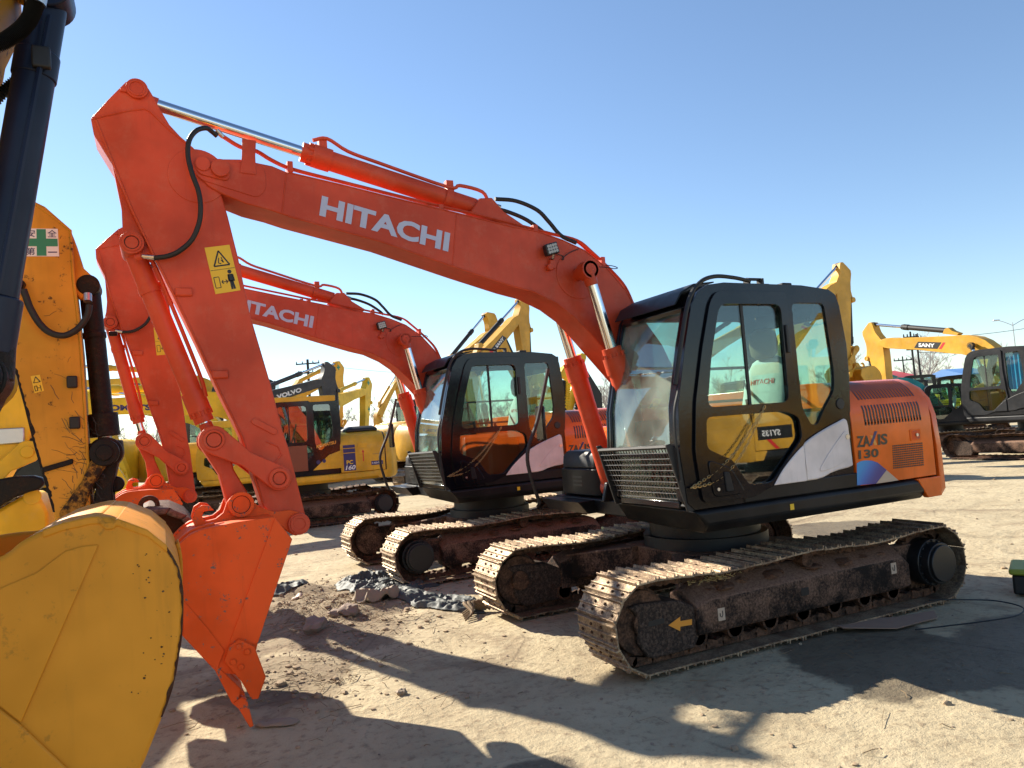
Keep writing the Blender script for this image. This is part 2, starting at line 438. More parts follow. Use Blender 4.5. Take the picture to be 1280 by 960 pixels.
    if side > 0: cover.prism(cv, yc - .12, yc + .145)
    else: cover.prism(cv, yc - .145, yc + .12)
    co = cover.build('idler_cover', 'cover', t, .015)
    if lod and not st.get('flip'):
        ob = MB()
        for sd in (1, -1):
            yy = yc + sd*.1465
            if sd == side: yy = yc + side*.1468
            else: continue
            c0 = (1.42, .335)
            ob.prism(rounded([(c0[0]-.07, c0[1]-.015), (c0[0]+.07, c0[1]-.02), (c0[0]+.07, c0[1]+.018), (c0[0]-.07, c0[1]+.02)], .018), yy-.001, yy+.001)
        ob.build('slot', 'decal_black', t)
        if side > 0:
            ar = [(1.319,0.297),(1.212,0.339),(1.215,0.308),(1.111,0.304),(1.115,0.265),(1.219,0.270),(1.223,0.239)]
            MB().prism(ar, yc+.1455, yc+.148).build('arrow_decal', 'decal_orange', t)
            for xx, zz in ((.86, .3), (-1.0, .36)):
                MB().box((xx-.032, yc+.171, zz-.045), (xx+.032, yc+.1735, zz+.045)).build('lashing_label', 'decal_beige', t)
                hk = MB().tube([(xx-.01, yc+.175, zz+.025), (xx-.01, yc+.175, zz-.005), (xx+.0, yc+.175, zz-.02), (xx+.014, yc+.175, zz-.01), (xx+.014, yc+.175, zz+.01)], .0035, 5)
                hk.build('lashing_mark', 'decal_black', t)
            MB().box((-.02, yc+.1702, .3), (.06, yc+.1725, .36)).build('slot', 'decal_black', t)
    return t

def make_excavator(name, label, cat, loc, rz, sc, b, a, st, group=None):
    root = thing(name, label, cat, loc, rz, sc, group)
    hero = st['lod'] > 0
    body, boomc, armc, cabc = st['body'], st['boom'], st['arm'], st['cab']
    db, da = b - B0, a - A0
    T1 = rot2(T0, F0, db)
    def fB(v): x, z = rot2((v.x, v.z), F0, db); return Vector((x, v.y, z))
    def fA(v):
        x, z = rot2((v.x, v.z), T0, da); x += T1[0]-T0[0]; z += T1[1]-T0[1]; return Vector((x, v.y, z))
    pB = lambda p: tuple(fB(Vector((p[0], 0, p[1]))).xz); pA = lambda p: tuple(fA(Vector((p[0], 0, p[1]))).xz)
    # --- undercarriage
    for s in (1, -1): make_track(root, s, st)
    uc = MB()
    uc.box((-.55, -.5, .34), (.55, .5, .6))
    for sx in (1, -1):
        for s in (1, -1):
            uc.loft([[(sx*.1, s*.3, .36), (sx*.62, s*.3, .36), (sx*.62, s*.3, .6), (sx*.1, s*.3, .62)],
                     [(sx*.45, s*.92, .26), (sx*1.0, s*.92, .26), (sx*1.0, s*.92, .5), (sx*.45, s*.92, .54)]])
    uc.build('lower_frame', 'frame', root, .015)
    MB().cyl((0,0,.58), (0,0,.9), .5, .5, 40).cyl((0,0,.6), (0,0,.7), .56, .56, 40).build('turntable', 'darkmetal', root)
    # --- upper deck / skirt
    sk = MB()
    sec = [(.2, .93), (1.17, .9), (1.245, .965), (1.245, 1.06), (1.2, 1.085), (.2, 1.085)]
    bt = 1.42
    rings = [[(x + (.045 if (y > 1.19 and z < 1) else 0)*0, y, z) for y, z in sec] for x in (.97, -1.32)]
    skirtm = st.get('skirt', 'skirt')
    mbk = MB()
    # front sloped toe + skirt side down to the counterweight
    P_ = lambda y, z, x: (x, y, z)
    r0 = [(1.07, y, z) if z > 1 else (.97, y, z) for y, z in sec]
    r1 = [(-1.32, y, z) if z > 1 else (-1.43, y, z) for y, z in sec]
    mbk.loft([r0, r1])
    mbk.build('side_skirt', skirtm, root, .018)
    dk = MB().box((-1.5, -1.2, .93), (.9, .22, 1.06)); dk.build('deck', 'skirt', root, .01)
    # --- counterweight
    def plan_ring(ins, z, x0=-1.6):
        pts = []
        W_ = 1.245 - ins; 
        side_pts = [(x0, W_), (-1.66, W_), (-1.74 + ins*.3, W_ - .06), (-1.8 + ins*.5, W_ - .17), (-1.93 + ins*.7, .78), (-2.05 + ins*.85, .45), (-2.1 + ins, .0)]
        pts = [(x, y) for x, y in side_pts] + [(x, -y) for x, y in side_pts[-2::-1]]
        return [(x, y, z) for x, y in pts]
    cw = MB().loft([plan_ring(.05, .9), plan_ring(.0, .97), plan_ring(0., 1.35), plan_ring(.02, 1.62), plan_ring(.06, 1.76), plan_ring(.14, 1.86), plan_ring(.26, 1.93), plan_ring(.45, 1.955)])
    cw.build('counterweight', st.get('cw', body), root, .01, angle=50)
    lo = MB()
    lo.loft([[(x, y, z) for x, z in ((-1.42, .91), (-1.605, .91), (-1.605, 1.08), (-1.31, 1.08))] for y in (1.2, 1.247)])
    lo.build('counterweight_lip', st.get('cw', body), root, .008)
    # --- engine housing with rolled top edge
    arc = [(1.235, 1.09), (1.235, 1.6), (1.225, 1.70), (1.195, 1.79), (1.14, 1.865), (1.06, 1.925), (.96, 1.957), (.8, 1.965)]
    sec = arc + [(-y, z) for y, z in arc[::-1]]
    hood = MB().cross(sec, -1.575, -.6).build('engine_cover', body, root, .006, angle=50)
    MB().cross([(y - (.02 if y > 0 else -.02), z - .015) for y, z in sec], -1.61, -1.57).build('cover_seam', 'decal_black', root)
    # --- right side tanks
    MB().box((-.64, -1.22, 1.07), (.35, -.36, 1.72)).build('fuel_tank', body, root, .05)
    if hero or st.get('tool', True):
        MB().plan([(.36, -1.2), (.78, -1.2), (.84, -1.12), (.84, -.5), (.8, -.44), (.36, -.44)], 1.07, 1.33).build('tool_box', 'skirt', root, .012)
        MB().loft([[(x*k + .36*(1-k), -.82 + (y+.82)*k, z) for x, y in ((.37, -1.18), (.78, -1.18), (.83, -1.1), (.83, -.5), (.78, -.45), (.37, -.45))] for z, k in ((1.334, 1.), (1.45, .98), (1.5, .9))]).build('tool_box_lid', 'grey_dark', root, .012)
        MB().loft([[(.4, y, .93) for y in (-1.18, -.42)] + [(.98, y, .93) for y in (-.42, -1.18)], [(.4, y, 1.05) for y in (-1.18, -.42)] + [(1.08, y, 1.05) for y in (-.42, -1.18)]]).build('step_plate', 'skirt', root, .008)
        if hero:
            vb = MB()
            for zz in (1.16, 1.2, 1.24): vb.box((.841, -.9, zz), (.844, -.72, zz+.018))
            vb.build('vent_slots', 'decal_black', root)
    # boom foot brackets
    for s in (1, -1):
        MB().prism([(-.25, 1.05), (.95, 1.05), (.9, 1.22), (.62, 1.25), (.3, 1.35), (.2, 1.55), (-.1, 1.55)], s*.2-.02*s, s*.2+.03*s).build('boom_bracket', 'skirt', root, .01)
    # floor between
    # --- cab
    cab = make_cab(root, st)
    if st.get('front'):
        st['front'](root); return root
    # --- boom
    bt_ = [(4.233,3.729),(4.186,3.776),(4.147,3.791),(4.030,3.796),(3.924,3.804),(3.709,3.775)]
    bt2 = [(3.600,3.735),(3.224,3.672),(2.826,3.599),(2.315,3.510),(1.828,3.423)]
    bt3 = [(1.598,3.395),(1.365,3.330),(1.158,3.251),(0.952,3.111),(0.763,2.907),(0.681,2.759)]
    bb = [(1.086,2.425),(1.190,2.556),(1.310,2.679),(1.462,2.785),(1.674,2.882),(1.869,2.928)]
    bb2 = [(2.290,3.051),(2.945,3.253),(3.618,3.411)]
    bb3 = [(3.747,3.450),(3.900,3.484),(4.043,3.539),(4.144,3.596),(4.222,3.688)]
    boom_poly = bt_ + bt2 + bt3 + [(.42, 2.42), (.2, 1.95), (.02, 1.54), (-.08, 1.44), (-.05, 1.3), (.08, 1.27), (.22, 1.36), (.5, 1.72), (.8, 2.12)] + bb[1:] + bb2 + bb3
    boom = MB().prism(boom_poly, -.165, .165).build('boom', boomc, root, .008, xf=fB)
    d = MB()
    if hero:
        # raised rim strips along the side plate, weld plates, pads
        d.prism(rounded([(4.240,3.715),(4.211,3.788),(4.135,3.786),(3.792,3.767),(3.760,3.726),(3.760,3.595),(3.817,3.530),(4.193,3.634)], .05), .164, .172)
        d.build('boom_plate', boomc, boom, .003, xf=fB)
        MB().ycyl(1.24, 3.035, .164, .172, .21, 40).build('boss', boomc, boom, .003, xf=fB)
        # pad, pins at tip
        px_, pz_ = [(4.061,3.715)][0]
        tp = MB().prism(rounded([(4.233,3.726),(4.186,3.786),(4.136,3.762),(3.982,3.719),(4.013,3.633),(4.192,3.666)], .03), .172, .186).ycyl(px_, pz_, .186, .215, .062, 28)
        px2, pz2 = [(4.171,3.740)][0]
        tp.ycyl(px2, pz2, .186, .196, .05, 24)
        tp.build('pin_cap', boomc, boom, .004, xf=fB)
        # upright bracket carrying the pipe
        MB().prism([(3.905,3.949),(3.811,3.944),(3.822,3.834),(3.823,3.696),(3.930,3.702),(3.913,3.825)], .172, .18).build('pipe_bracket', boomc, boom, .002, xf=fB)
        seam = MB()
        for p0, p1 in (([(2.311,3.499)][0], [(2.376,3.090)][0]), ([(3.612,3.731)][0], [(3.656,3.440)][0])):
            seam.tube([(p0[0], .165, p0[1]), (p1[0], .165, p1[1])], .006, 6)
        pl = bb + bb2
        seam.tube([(x, .163, z) for x, z in pl[1:]], .008, 6); pl = bt2 + bt3
        seam.tube([(x, .163, z) for x, z in pl], .007, 6)
        seam.build('weld_seams', boomc, boom, xf=fB)
        # feed pipes on top of the boom
        for yy, kk in ((.1, 0), (.05, .03)):
            p = [(4.028,3.989),(3.913,3.922),(3.799,3.899),(3.698,3.842)] + [(3.551,3.786),(3.208,3.721),(2.805,3.647),(2.407,3.575),(2.077,3.523)] + [(1.439,3.404),(1.180,3.354),(1.037,3.256),(0.846,3.090),(0.719,2.950),(0.639,2.770)]
            pp = [(x, yy, z + kk*.5) for x, z in p]
            MB().tube(catmull(pp, 4), .0125, 6).build('pipe', boomc, boom, xf=fB)
        cl = MB()
        for (x, z) in [(4.892,4.330)] + [(3.576,3.805),(2.520,3.545),(2.425,3.557),(1.589,3.436),(0.945,3.180)]:
            cl.box((x-.02, .03, z-.05), (x+.02, .13, z+.03))
        cl.v = cl.v[8:]; cl.f = [[i-8 for i in f] for f in cl.f[6:]]
        cl.build('pipe_clamps', boomc, boom, .004, xf=fB)
        # black hoses
        for yy, pts in ((.1, [(1.935,3.670),(1.742,3.665),(1.550,3.600),(1.443,3.502),(1.336,3.389),(1.192,3.330)]), (-.05, [(1.893,3.643),(1.755,3.618),(1.589,3.562),(1.451,3.477),(1.396,3.427)])):
            MB().tube(catmull([(x, yy, z) for x, z in pts], 6), .018, 8).build('hose', 'rubber', boom, xf=fB)
        # work light
        wl = [(1.586,3.260),(1.473,3.293),(1.449,3.199),(1.566,3.167)]
        lt = MB().prism([(x, z) for x, z in wl], .2, .26).build('work_light', 'decal_black', boom, .008, xf=fB)
        gr = MB(); A_, B_, C_, D_ = [Vector((x, z)) for x, z in wl]
        for i in range(4):
            for j in range(3):
                u, v = (i+.5)/4, (j+.5)/3; c = A_.lerp(B_, .1+.8*u).lerp(D_.lerp(C_, .1+.8*u), .1+.8*v); gr.ycyl(c.x, c.y, .2605, .264, .013, 8)
        gr.build('lamp_lens', 'lamp_glass', lt, xf=fB)
        lx, lz = [(1.483,3.161)][0]
        MB().tube([(lx, .17, lz), (lx+.01, .21, lz-.0), (lx+.01, .23, lz+.03)], .012, 6).build('lamp_stalk', 'steel', lt, xf=fB)
        wr = [(1.443,3.207),(1.380,3.188),(1.375,3.159),(1.390,3.166),(1.313,3.219),(1.219,3.258)]
        MB().tube(catmull([(x, .18, z) for x, z in wr], 5), .004, 5).build('cable', 'rubber', boom, xf=fB)
        wr = [(1.132,3.075),(1.014,3.078),(0.929,3.073),(0.880,3.086),(0.909,3.106),(0.976,3.119)]
        MB().tube(catmull([(x, .3 - .02*i, z) for i, (x, z) in enumerate(wr)], 5), .004, 5).build('cable', 'rubber', boom, xf=fB)
        hx, hz = [(1.517,3.089)][0]
        MB().ycyl(hx, hz, .16, .21, .03, 12).box((hx-.05, .16, hz-.015), (hx, .2, hz+.06)).build('lug', boomc, boom, .006, xf=fB)
    if st.get('boomtext'):
        bx = st['boomtext']
        sd_ = bx.get('side', 1)
        O = Vector((bx['o'][0], .169*sd_, bx['o'][1])); text('lettering', bx['s'], bx['m'], boom, O, bx['ux'], bx['uy'], bx.get('bold', .03), bx.get('shear', 0), xf=fB, ext=0)
        if bx.get('back'):
            pl = MB().prism(bx['back'], .1662*sd_, .1672*sd_).build('name_plate', bx['backm'], boom, xf=fB)
        if bx.get('stripe'): MB().prism(bx['stripe'], .1662*sd_, .1674*sd_).build('name_stripe', 'decal_red', boom, xf=fB)
    # hinge lug for the arm cylinder
    MB().prism([(2.159,3.551),(2.070,3.669),(1.961,3.681),(1.861,3.569),(1.676,3.459)]+[(1.75, 3.42)], -.09, .1).build('cylinder_lug', boomc, boom, .008, xf=fB)
    # --- cylinders
    def cylinder(nm, p0, p1, y, r, rr, frac, mat, rodmat='chrome', glands=True):
        p0 = Vector((p0[0], y, p0[1])); p1 = Vector((p1[0], y, p1[1])); d_ = (p1-p0); ln = d_.length; d_ = d_/ln; m_ = p0 + d_*(ln*frac if frac < 1 else min(frac-1, ln-.12))
        mb = MB().cyl(p0 + d_*.06, m_, r, r, 24)
        if glands:
            mb.cyl(m_ - d_*.16, m_ - d_*.02, r*1.16, r*1.16, 24).cyl(m_ - d_*.02, m_ + d_*.06, r*.98, r*.98, 24)
            for i in range(10):
                q_ = d_.orthogonal().normalized(); q_ = Matrix.Rotation(2*math.pi*i/10, 3, d_) @ q_
                mb.cyl(m_ + q_*r*1.02 - d_*.02, m_ + q_*r*1.02 + d_*.015, .012, None, 6)
        mb.ycyl(p0.x, p0.z, y - .06, y + .06, r*1.05, 20)
        o = mb.build(nm, mat, root)
        MB().cyl(m_ - d_*.02, p1 - d_*.05, rr, rr, 24).build('rod', rodmat, o)
        MB().ycyl(p1.x, p1.z, y - .055, y + .055, rr*1.75, 22).cyl(p1 - d_*.13, p1, rr*1.15, rr*1.3, 18).build('rod_end', mat, o)
        if hero and frac < 1:
            up = Vector((-d_.z, 0, d_.x)) * (-1 if nm == 'bucket_cylinder' else 1)
            if up.z < 0 and nm != 'bucket_cylinder': up = -up
            pp = [p0 + d_*.1 + up*r*1.02 + Vector((0, .03, 0)), p0 + d_*.22 + up*r*1.3 + Vector((0, .05, 0)), m_ - d_*.3 + up*r*1.3 + Vector((0, .05, 0)), m_ - d_*.1 + up*r*1.05 + Vector((0, .04, 0))]
            MB().tube(catmull(pp, 5), .014, 6).build('pipe', mat, o)
            k_ = p0 + d_*.3
            MB().cyl(k_ - d_*.025, k_ + d_*.025, r*1.1, r*1.1, 24).cyl(k_ + up*r - d_*.02, k_ + up*r*1.45 - d_*.02, .02, .02, 8).build('clamp', mat, o)
        return o
    cm = st.get('cylm', boomc)
    ac = cylinder('arm_cylinder', pB((2.03, 3.605)), pA((4.56, 4.235)), 0, .075, .042, 2.42, cm)
    if hero:
        x0, z0 = pB((2.03, 3.605)); x1, z1 = pA((4.56, 4.235)); dd = Vector((x1-x0, 0, z1-z0)).normalized(); uu = Vector((-dd.z, 0, dd.x))
        if uu.z < 0: uu = -uu
        c0 = Vector((x0, 0, z0))
        for yy in (.035,):
            pp = [c0 + uu*.06 - dd*.05, c0 + uu*.14 + dd*.02, c0 + uu*.13 + dd*.22, c0 + uu*.085 + dd*.32, c0 + uu*.095 + dd*.9, c0 + uu*.105 + dd*1.15, c0 + uu*.15 + dd*1.32, c0 + uu*.1 + dd*1.42]
            MB().tube(catmull([p + Vector((0, yy, 0)) for p in pp], 4), .015, 6).build('pipe', cm, ac)
        for s_ in (.3, 1.34): cb = MB(); cb.cyl(c0 + dd*(s_-.03), c0 + dd*(s_+.03), .088, .088, 24).box(c0 + dd*s_ + uu*.1 - Vector((.03, .03, .03)), c0 + dd*s_ + uu*.1 + Vector((.03, .03, .05))); cb.build('clamp', cm, ac)
        MB().cyl(c0 - dd*.05 + uu*.06 + Vector((0, .035, 0)), c0 - dd*.16 + uu*.06 + Vector((0, .035, 0)), .02, .02, 8).build('hose_fitting', 'steel', ac)
    p1 = pB((1.24, 3.035))
    for s in (1, -1):
        cylinder('boom_cylinder', (.76, 1.16), p1, s*.33, .085, .047, 2.2, cm)
    MB().ycyl(p1[0], p1[1], -.37, .37, .055, 22).ring(p1[0], p1[1], .37, .385, .075, .045).build('boom_pin', boomc, root, .004)
    # --- arm
    ap = [(4.839,4.005),(4.732,4.149),(4.623,4.284),(4.575,4.301),(4.517,4.298),(4.485,4.252),(4.458,4.200),(4.422,4.121),(4.367,4.015),(4.305,3.943),(4.232,3.877),(4.149,3.794),(4.088,3.657),(4.057,3.546),(4.023,3.394),(3.969,3.101),(3.914,2.717),(3.797,2.201),(3.738,1.882),(3.702,1.750),(3.609,1.247),(3.613,1.186),(3.648,1.145),(3.708,1.142),(3.781,1.201),(3.840,1.291),(3.894,1.363),(4.010,1.857),(4.134,2.166),(4.268,2.525),(4.411,2.880),(4.503,3.106),(4.620,3.404),(4.704,3.663),(4.825,3.899)]
    arm = MB().prism(ap, -.14, .14).build('arm', armc, root, .008, xf=fA)
    lug = [(4.728,3.729),(4.683,3.421),(4.683,3.296),(4.702,3.187),(4.676,3.128),(4.620,3.097),(4.537,3.122),(4.466,3.058),(4.439,3.114),(4.595,3.493),(4.681,3.733)]
    MB().prism(lug, -.1, .1).build('cylinder_lug', armc, arm, .006, xf=fA)
    lx, lz = 4.63, 3.18
    MB().ycyl(lx, lz, -.16, .16, .075, 26).ring(lx, lz, .16, .168, .06, .045).build('pin_cap', armc, arm, .003, xf=fA)
    if hero:
        tx_, tz_ = [(4.558,4.236)][0]
        MB().ycyl(tx_, tz_, .14, .165, .068, 28).ring(tx_, tz_, .165, .172, .055, .042).box((tx_+.05, .14, tz_-.03), (tx_+.1, .156, tz_-.005)).build('pin_cap', armc, arm, .003, xf=fA)
        rg = [(4.808,3.995),(4.704,3.664),(4.620,3.405),(4.503,3.107),(4.410,2.881),(4.268,2.526),(4.133,2.166),(4.010,1.857),(3.893,1.379)]
        MB().tube([(x + .0, .141, z) for x, z in rg], .009, 6).tube([(x, .141, z) for x, z in [(4.831,4.003),(4.617,4.083),(4.520,4.108),(4.484,4.094),(4.366,3.975),(4.257,3.885)]], .008, 6).tube([(x, .141, z) for x, z in [(3.849,1.806),(3.771,1.767),(3.752,1.709),(3.866,1.586),(3.945,1.692),(4.064,1.800)]], .007, 6).build('weld_seams', armc, arm, xf=fA)
        cx, cz = [(4.206,3.667)][0]
        MB().ycyl(cx, cz, .139, .146, .19, 40).build('boss', armc, arm, .003, xf=fA)
        for (x, z) in [(4.328,2.854),(4.128,2.286)]:
            MB().box((x-.055, .14, z-.03), (x+.055, .162, z+.03)).build('stopper', armc, arm, .012, xf=fA)
        hd = [(3.937,1.962),(3.777,1.862)]
        nn = Vector((hd[1][0]-hd[0][0], hd[1][1]-hd[0][1])).normalized(); mm = Vector((-nn.y, nn.x))*.022
        MB().prism(rounded([(hd[0][0]+mm.x, hd[0][1]+mm.y), (hd[0][0]-mm.x, hd[0][1]-mm.y), (hd[1][0]-mm.x, hd[1][1]-mm.y), (hd[1][0]+mm.x, hd[1][1]+mm.y)], .02), .14, .154).build('pad', armc, arm, .004, xf=fA)
        # warning sticker
        wq = [(4.185,3.165),(4.023,3.192),(3.965,2.872),(4.130,2.842)]
        tl, tr, br, bl = [Vector((x, .1435, z)) for x, z in wq]
        sk_ = MB().prism(wq, .1415, .1432).build('warning_sticker', 'decal_yellow', arm, xf=fA)
        W = lambda u, v: tl.lerp(tr, u).lerp(bl.lerp(br, u), v)
        dd = MB()
        def line(pts, r=.004):
            for i in range(len(pts)-1):
                p_, q_ = W(*pts[i]), W(*pts[i+1]); n_ = (q_-p_).cross(Vector((0,1,0))).normalized()*r; t_ = Vector((0, .0006, 0))
                dd.add([p_-n_+t_, p_+n_+t_, q_+n_+t_, q_-n_+t_], [(0,1,2,3)])
        line([(.5,.1),(.2,.42),(.82,.42),(.5,.1)], .005)
        line([(.45,.25),(.4,.36),(.5,.38)], .003); line([(.55,.24),(.6,.36),(.52,.3)], .003)
        line([(0.02,.5),(.98,.5)], .0015)
        line([(.08,.65),(.28,.65),(.28,.88),(.08,.88),(.08,.65)], .0025)
        line([(.36,.77),(.58,.77)], .003); line([(.42,.73),(.35,.77),(.42,.81)], .003); line([(.52,.73),(.59,.77),(.52,.81)], .003)
        line([(.74,.62),(.74,.78)], .015); line([(.71,.76),(.7,.95)], .007); line([(.77,.76),(.8,.95)], .007); line([(.66,.63),(.64,.78)], .005); line([(.83,.63),(.85,.78)], .005)
        hc = W(.74,.57); dd.ycyl(hc.x, hc.z, hc.y, hc.y+.0007, .014, 12)
        dd.build('pictogram', 'decal_black', sk_, xf=fA)
        # hose loop on the arm
        hp = [(4.066,3.974),(4.101,3.995),(4.139,4.003),(4.205,3.963),(4.253,3.881),(4.264,3.768),(4.244,3.644),(4.212,3.535),(4.202,3.425),(4.216,3.313),(4.264,3.200),(4.342,3.122),(4.417,3.085),(4.501,3.072)]
        ys = [.12,.14,.17,.2,.22,.23,.24,.24,.24,.23,.22,.21,.2,.19]
        MB().tube(catmull([(x, y, z) for (x, z), y in zip(hp, ys)], 5), .017, 10).build('hose', 'rubber', arm, xf=fA)
        f2 = [(4.067,4.014),(4.024,3.979)]
        MB().cyl((f2[0][0], .12, f2[0][1]), (f2[1][0], .1, f2[1][1]), .02, .016, 10).build('hose_fitting', 'steel', arm, xf=fA)
        hp = [(4.501,3.074),(4.572,3.083),(4.608,3.075)]
        MB().cyl((hp[0][0], .19, hp[0][1]), (hp[1][0], .18, hp[1][1]), .017, .014, 10).build('hose_fitting', 'steel', arm, xf=fA)
        MB().cyl((hp[1][0], .18, hp[1][1]), (hp[2][0], .16, hp[2][1]), .022, None, 10).build('hose_elbow', armc, arm, xf=fA)
    # --- linkage and bucket
    def gap(parent, x, z, y, ro, ri, xf=None): MB().ring(x, z, y-.002, y+.001, ro, ri).build('pin_gap', 'greasy', parent, xf=xf)
    if hero:
        tx_, tz_ = [(4.558,4.236)][0]
        gap(arm, tx_, tz_, .1655, .053, .043, fA); gap(arm, 4.63, 3.18, .161, .05, .04, fA)
    K0 = (4.19, 1.842); L0 = (3.785, 1.548); Q0 = (4.04, 1.395)
    p0, p1 = pA((4.63, 3.18)), pA(K0)
    cylinder('bucket_cylinder', p0, p1, 0, .066, .038, st.get('bkfrac', .86), st.get('bkcyl', cm))
    for s in (1, -1):
        lk = MB().prism(capsule(K0, L0, .095, .085), s*.17, s*.21).ring(K0[0], K0[1], s*.21, s*.222, .07, .05).ring(L0[0], L0[1], s*.21, s*.228, .072, .045).ycyl(K0[0], K0[1], s*.2, s*.213, .05).ycyl(L0[0], L0[1], s*.2, s*.216, .045)
        if hero and s > 0: gap(root, K0[0], K0[1], .2135, .056, .047, fA); gap(root, L0[0], L0[1], .2165, .052, .043, fA)
        lk.build('side_link', st.get('linkm', armc), root, .006, xf=fA)
    MB().prism(capsule(K0, Q0, .09, .08), -.1, .1).ycyl(K0[0], K0[1], -.17, .17, .05).build('centre_link', st.get('linkm', armc), root, .01, xf=fA)
    make_bucket(root, st, fA)
    MB().ycyl(E0[0], E0[1]+.0, -.215, .215, .075, 24).ring(E0[0], E0[1], .215, .222, .062, .04).build('bucket_pin', st.get('linkm', armc), root, .004, xf=fA)
    if hero: gap(root, E0[0], E0[1], .2158, .05, .041, fA); gap(root, 4.04, 1.395, .2005, .068, .056, fA)
    # extra livery
    if st.get('extra'): st['extra'](root, hood, boom, arm, fB, fA)
    return root

def make_bucket(root, st, fA):
    mat = st.get('bucket', 'orange_worn'); W_ = .43
    top = [(3.862,1.311),(4.103,1.303),(4.318,1.277),(4.406,1.232),(4.474,1.158)]
    back = [(4.541,1.058),(4.568,0.934),(4.535,0.802),(4.436,0.642),(4.295,0.443)]
    lip = [(4.254,0.392),(4.121,0.216)]
    front = [(4.061,0.324),(4.006,0.521),(3.756,1.151)]
    crv = smooth2(top[1:] + back[:4], 4); top = [top[0]] + crv[:13]; back = crv[13:] + back[4:]
    outer = top + back + lip[:1] + front
    # shell: band along the outer curve
    shell_o = top + back + lip
    c = Vector((sum(x for x, z in outer)/len(outer), sum(z for x, z in outer)/len(outer)))
    inner = []
    for i, (x, z) in enumerate(shell_o):
        a_ = Vector(shell_o[max(0, i-1)]); b_ = Vector(shell_o[min(len(shell_o)-1, i+1)]); d_ = (b_-a_).normalized(); n_ = Vector((-d_.y, d_.x))
        if n_.dot(c - Vector((x, z))) < 0: n_ = -n_
        inner.append((x + n_.x*.022, z + n_.y*.022))
    band = shell_o + inner[::-1]
    bk = MB().prism(band, -W_+.002, W_-.002).build('bucket', mat, root, .004, xf=fA)
    for s in (1, -1):
        MB().prism(outer, s*(W_-.0), s*(W_+.018)).build('side_plate', mat, bk, .005, xf=fA)
        # raised wear strips along the edge
        e1 = top + back + [(4.295,0.443)]
        st1 = [(x, z) for x, z in e1]; ins = []
        for i, (x, z) in enumerate(st1):
            a_ = Vector(st1[max(0, i-1)]); b_ = Vector(st1[min(len(st1)-1, i+1)]); d_ = (b_-a_).normalized(); n_ = Vector((-d_.y, d_.x))
            if n_.dot(c - Vector((x, z))) < 0: n_ = -n_
            ins.append((x + n_.x*.07, z + n_.y*.07))
        MB().prism([(3.858,1.303),(3.760,1.152),(4.006,0.525),(4.199,0.505)], s*(W_+.018), s*(W_+.028)).build('edge_strip', mat, bk, .004, xf=fA)
        MB().prism([(4.426,0.866),(4.294,0.668),(4.204,0.517),(4.253,0.410),(4.295,0.450),(4.436,0.647)], s*(W_+.018), s*(W_+.026)).build('edge_strip', mat, bk, .004, xf=fA)
        sc_ = [(4.211,0.457),(4.180,0.544),(4.117,0.579),(4.030,0.516),(3.971,0.315),(4.023,0.189),(4.063,0.194),(4.119,0.318)]
        cu = MB().prism(sc_, s*(W_+.03), s*(W_+.058))
        for (x, z) in [(4.123,0.534),(4.076,0.493),(4.160,0.447),(4.117,0.407)]: cu.ycyl(x, z, s*(W_+.058), s*(W_+.07), .022, 6)
        cu.build('side_cutter', mat, bk, .006, xf=fA)
    n = 5
    for i in range(n):
        y = -W_ + .02 + (2*W_ - .04)*i/(n-1)
        t0 = [(4.290,0.436),(4.267,0.408),(4.176,0.181),(4.136,0.206),(4.119,0.262),(4.252,0.434)]
        t1 = [(4.176,0.181),(4.139,0.140),(4.078,0.007),(4.055,0.015),(4.087,0.184),(4.118,0.209)]
        MB().prism(t0, y-.045, y+.045).build('tooth_adapter', mat, bk, .006, xf=fA)
        px, pz = t1[0]
        MB().prism(t1, y-.032, y+.032).build('tooth', mat, bk, .006, xf=fA)
    ear = [(4.326,1.259),(4.345,1.325),(4.324,1.391),(4.282,1.416),(4.236,1.405),(4.210,1.374),(4.238,1.376),(4.275,1.372),(4.286,1.341),(4.269,1.306),(4.203,1.318),(4.154,1.352),(4.128,1.419),(4.092,1.460),(4.044,1.475),(3.997,1.450),(3.923,1.364),(3.826,1.320),(3.726,1.321),(3.662,1.299),(3.624,1.238),(3.623,1.186),(3.654,1.148),(3.695,1.139),(3.724,1.157),(3.829,1.263),(4.083,1.257)]
    for s in (1, -1):
        MB().prism(ear, s*.15, s*.185).build('hinge_ear', mat, bk, .005, xf=fA)
    qx, qz = 4.04, 1.395
    MB().ycyl(qx, qz, -.2, .2, .066, 24).ring(qx, qz, .2, .212, .085, .06).build('link_pin', mat, bk, .004, xf=fA)
    # strengthening straps over the back
    for y in (-.3, .3):
        st1 = crv[2:22]; o_ = []
        for i, (x, z) in enumerate(st1):
            a_ = Vector(st1[max(0, i-1)]); b_ = Vector(st1[min(len(st1)-1, i+1)]); d_ = (b_-a_).normalized(); n_ = Vector((-d_.y, d_.x))
            if n_.dot(c - Vector((x, z))) > 0: n_ = -n_
            o_.append((x + n_.x*.014, z + n_.y*.014))
        MB().prism(o_ + st1[::-1], y-.04, y+.04).build('wear_strap', mat, bk, .002, xf=fA)
    return bk

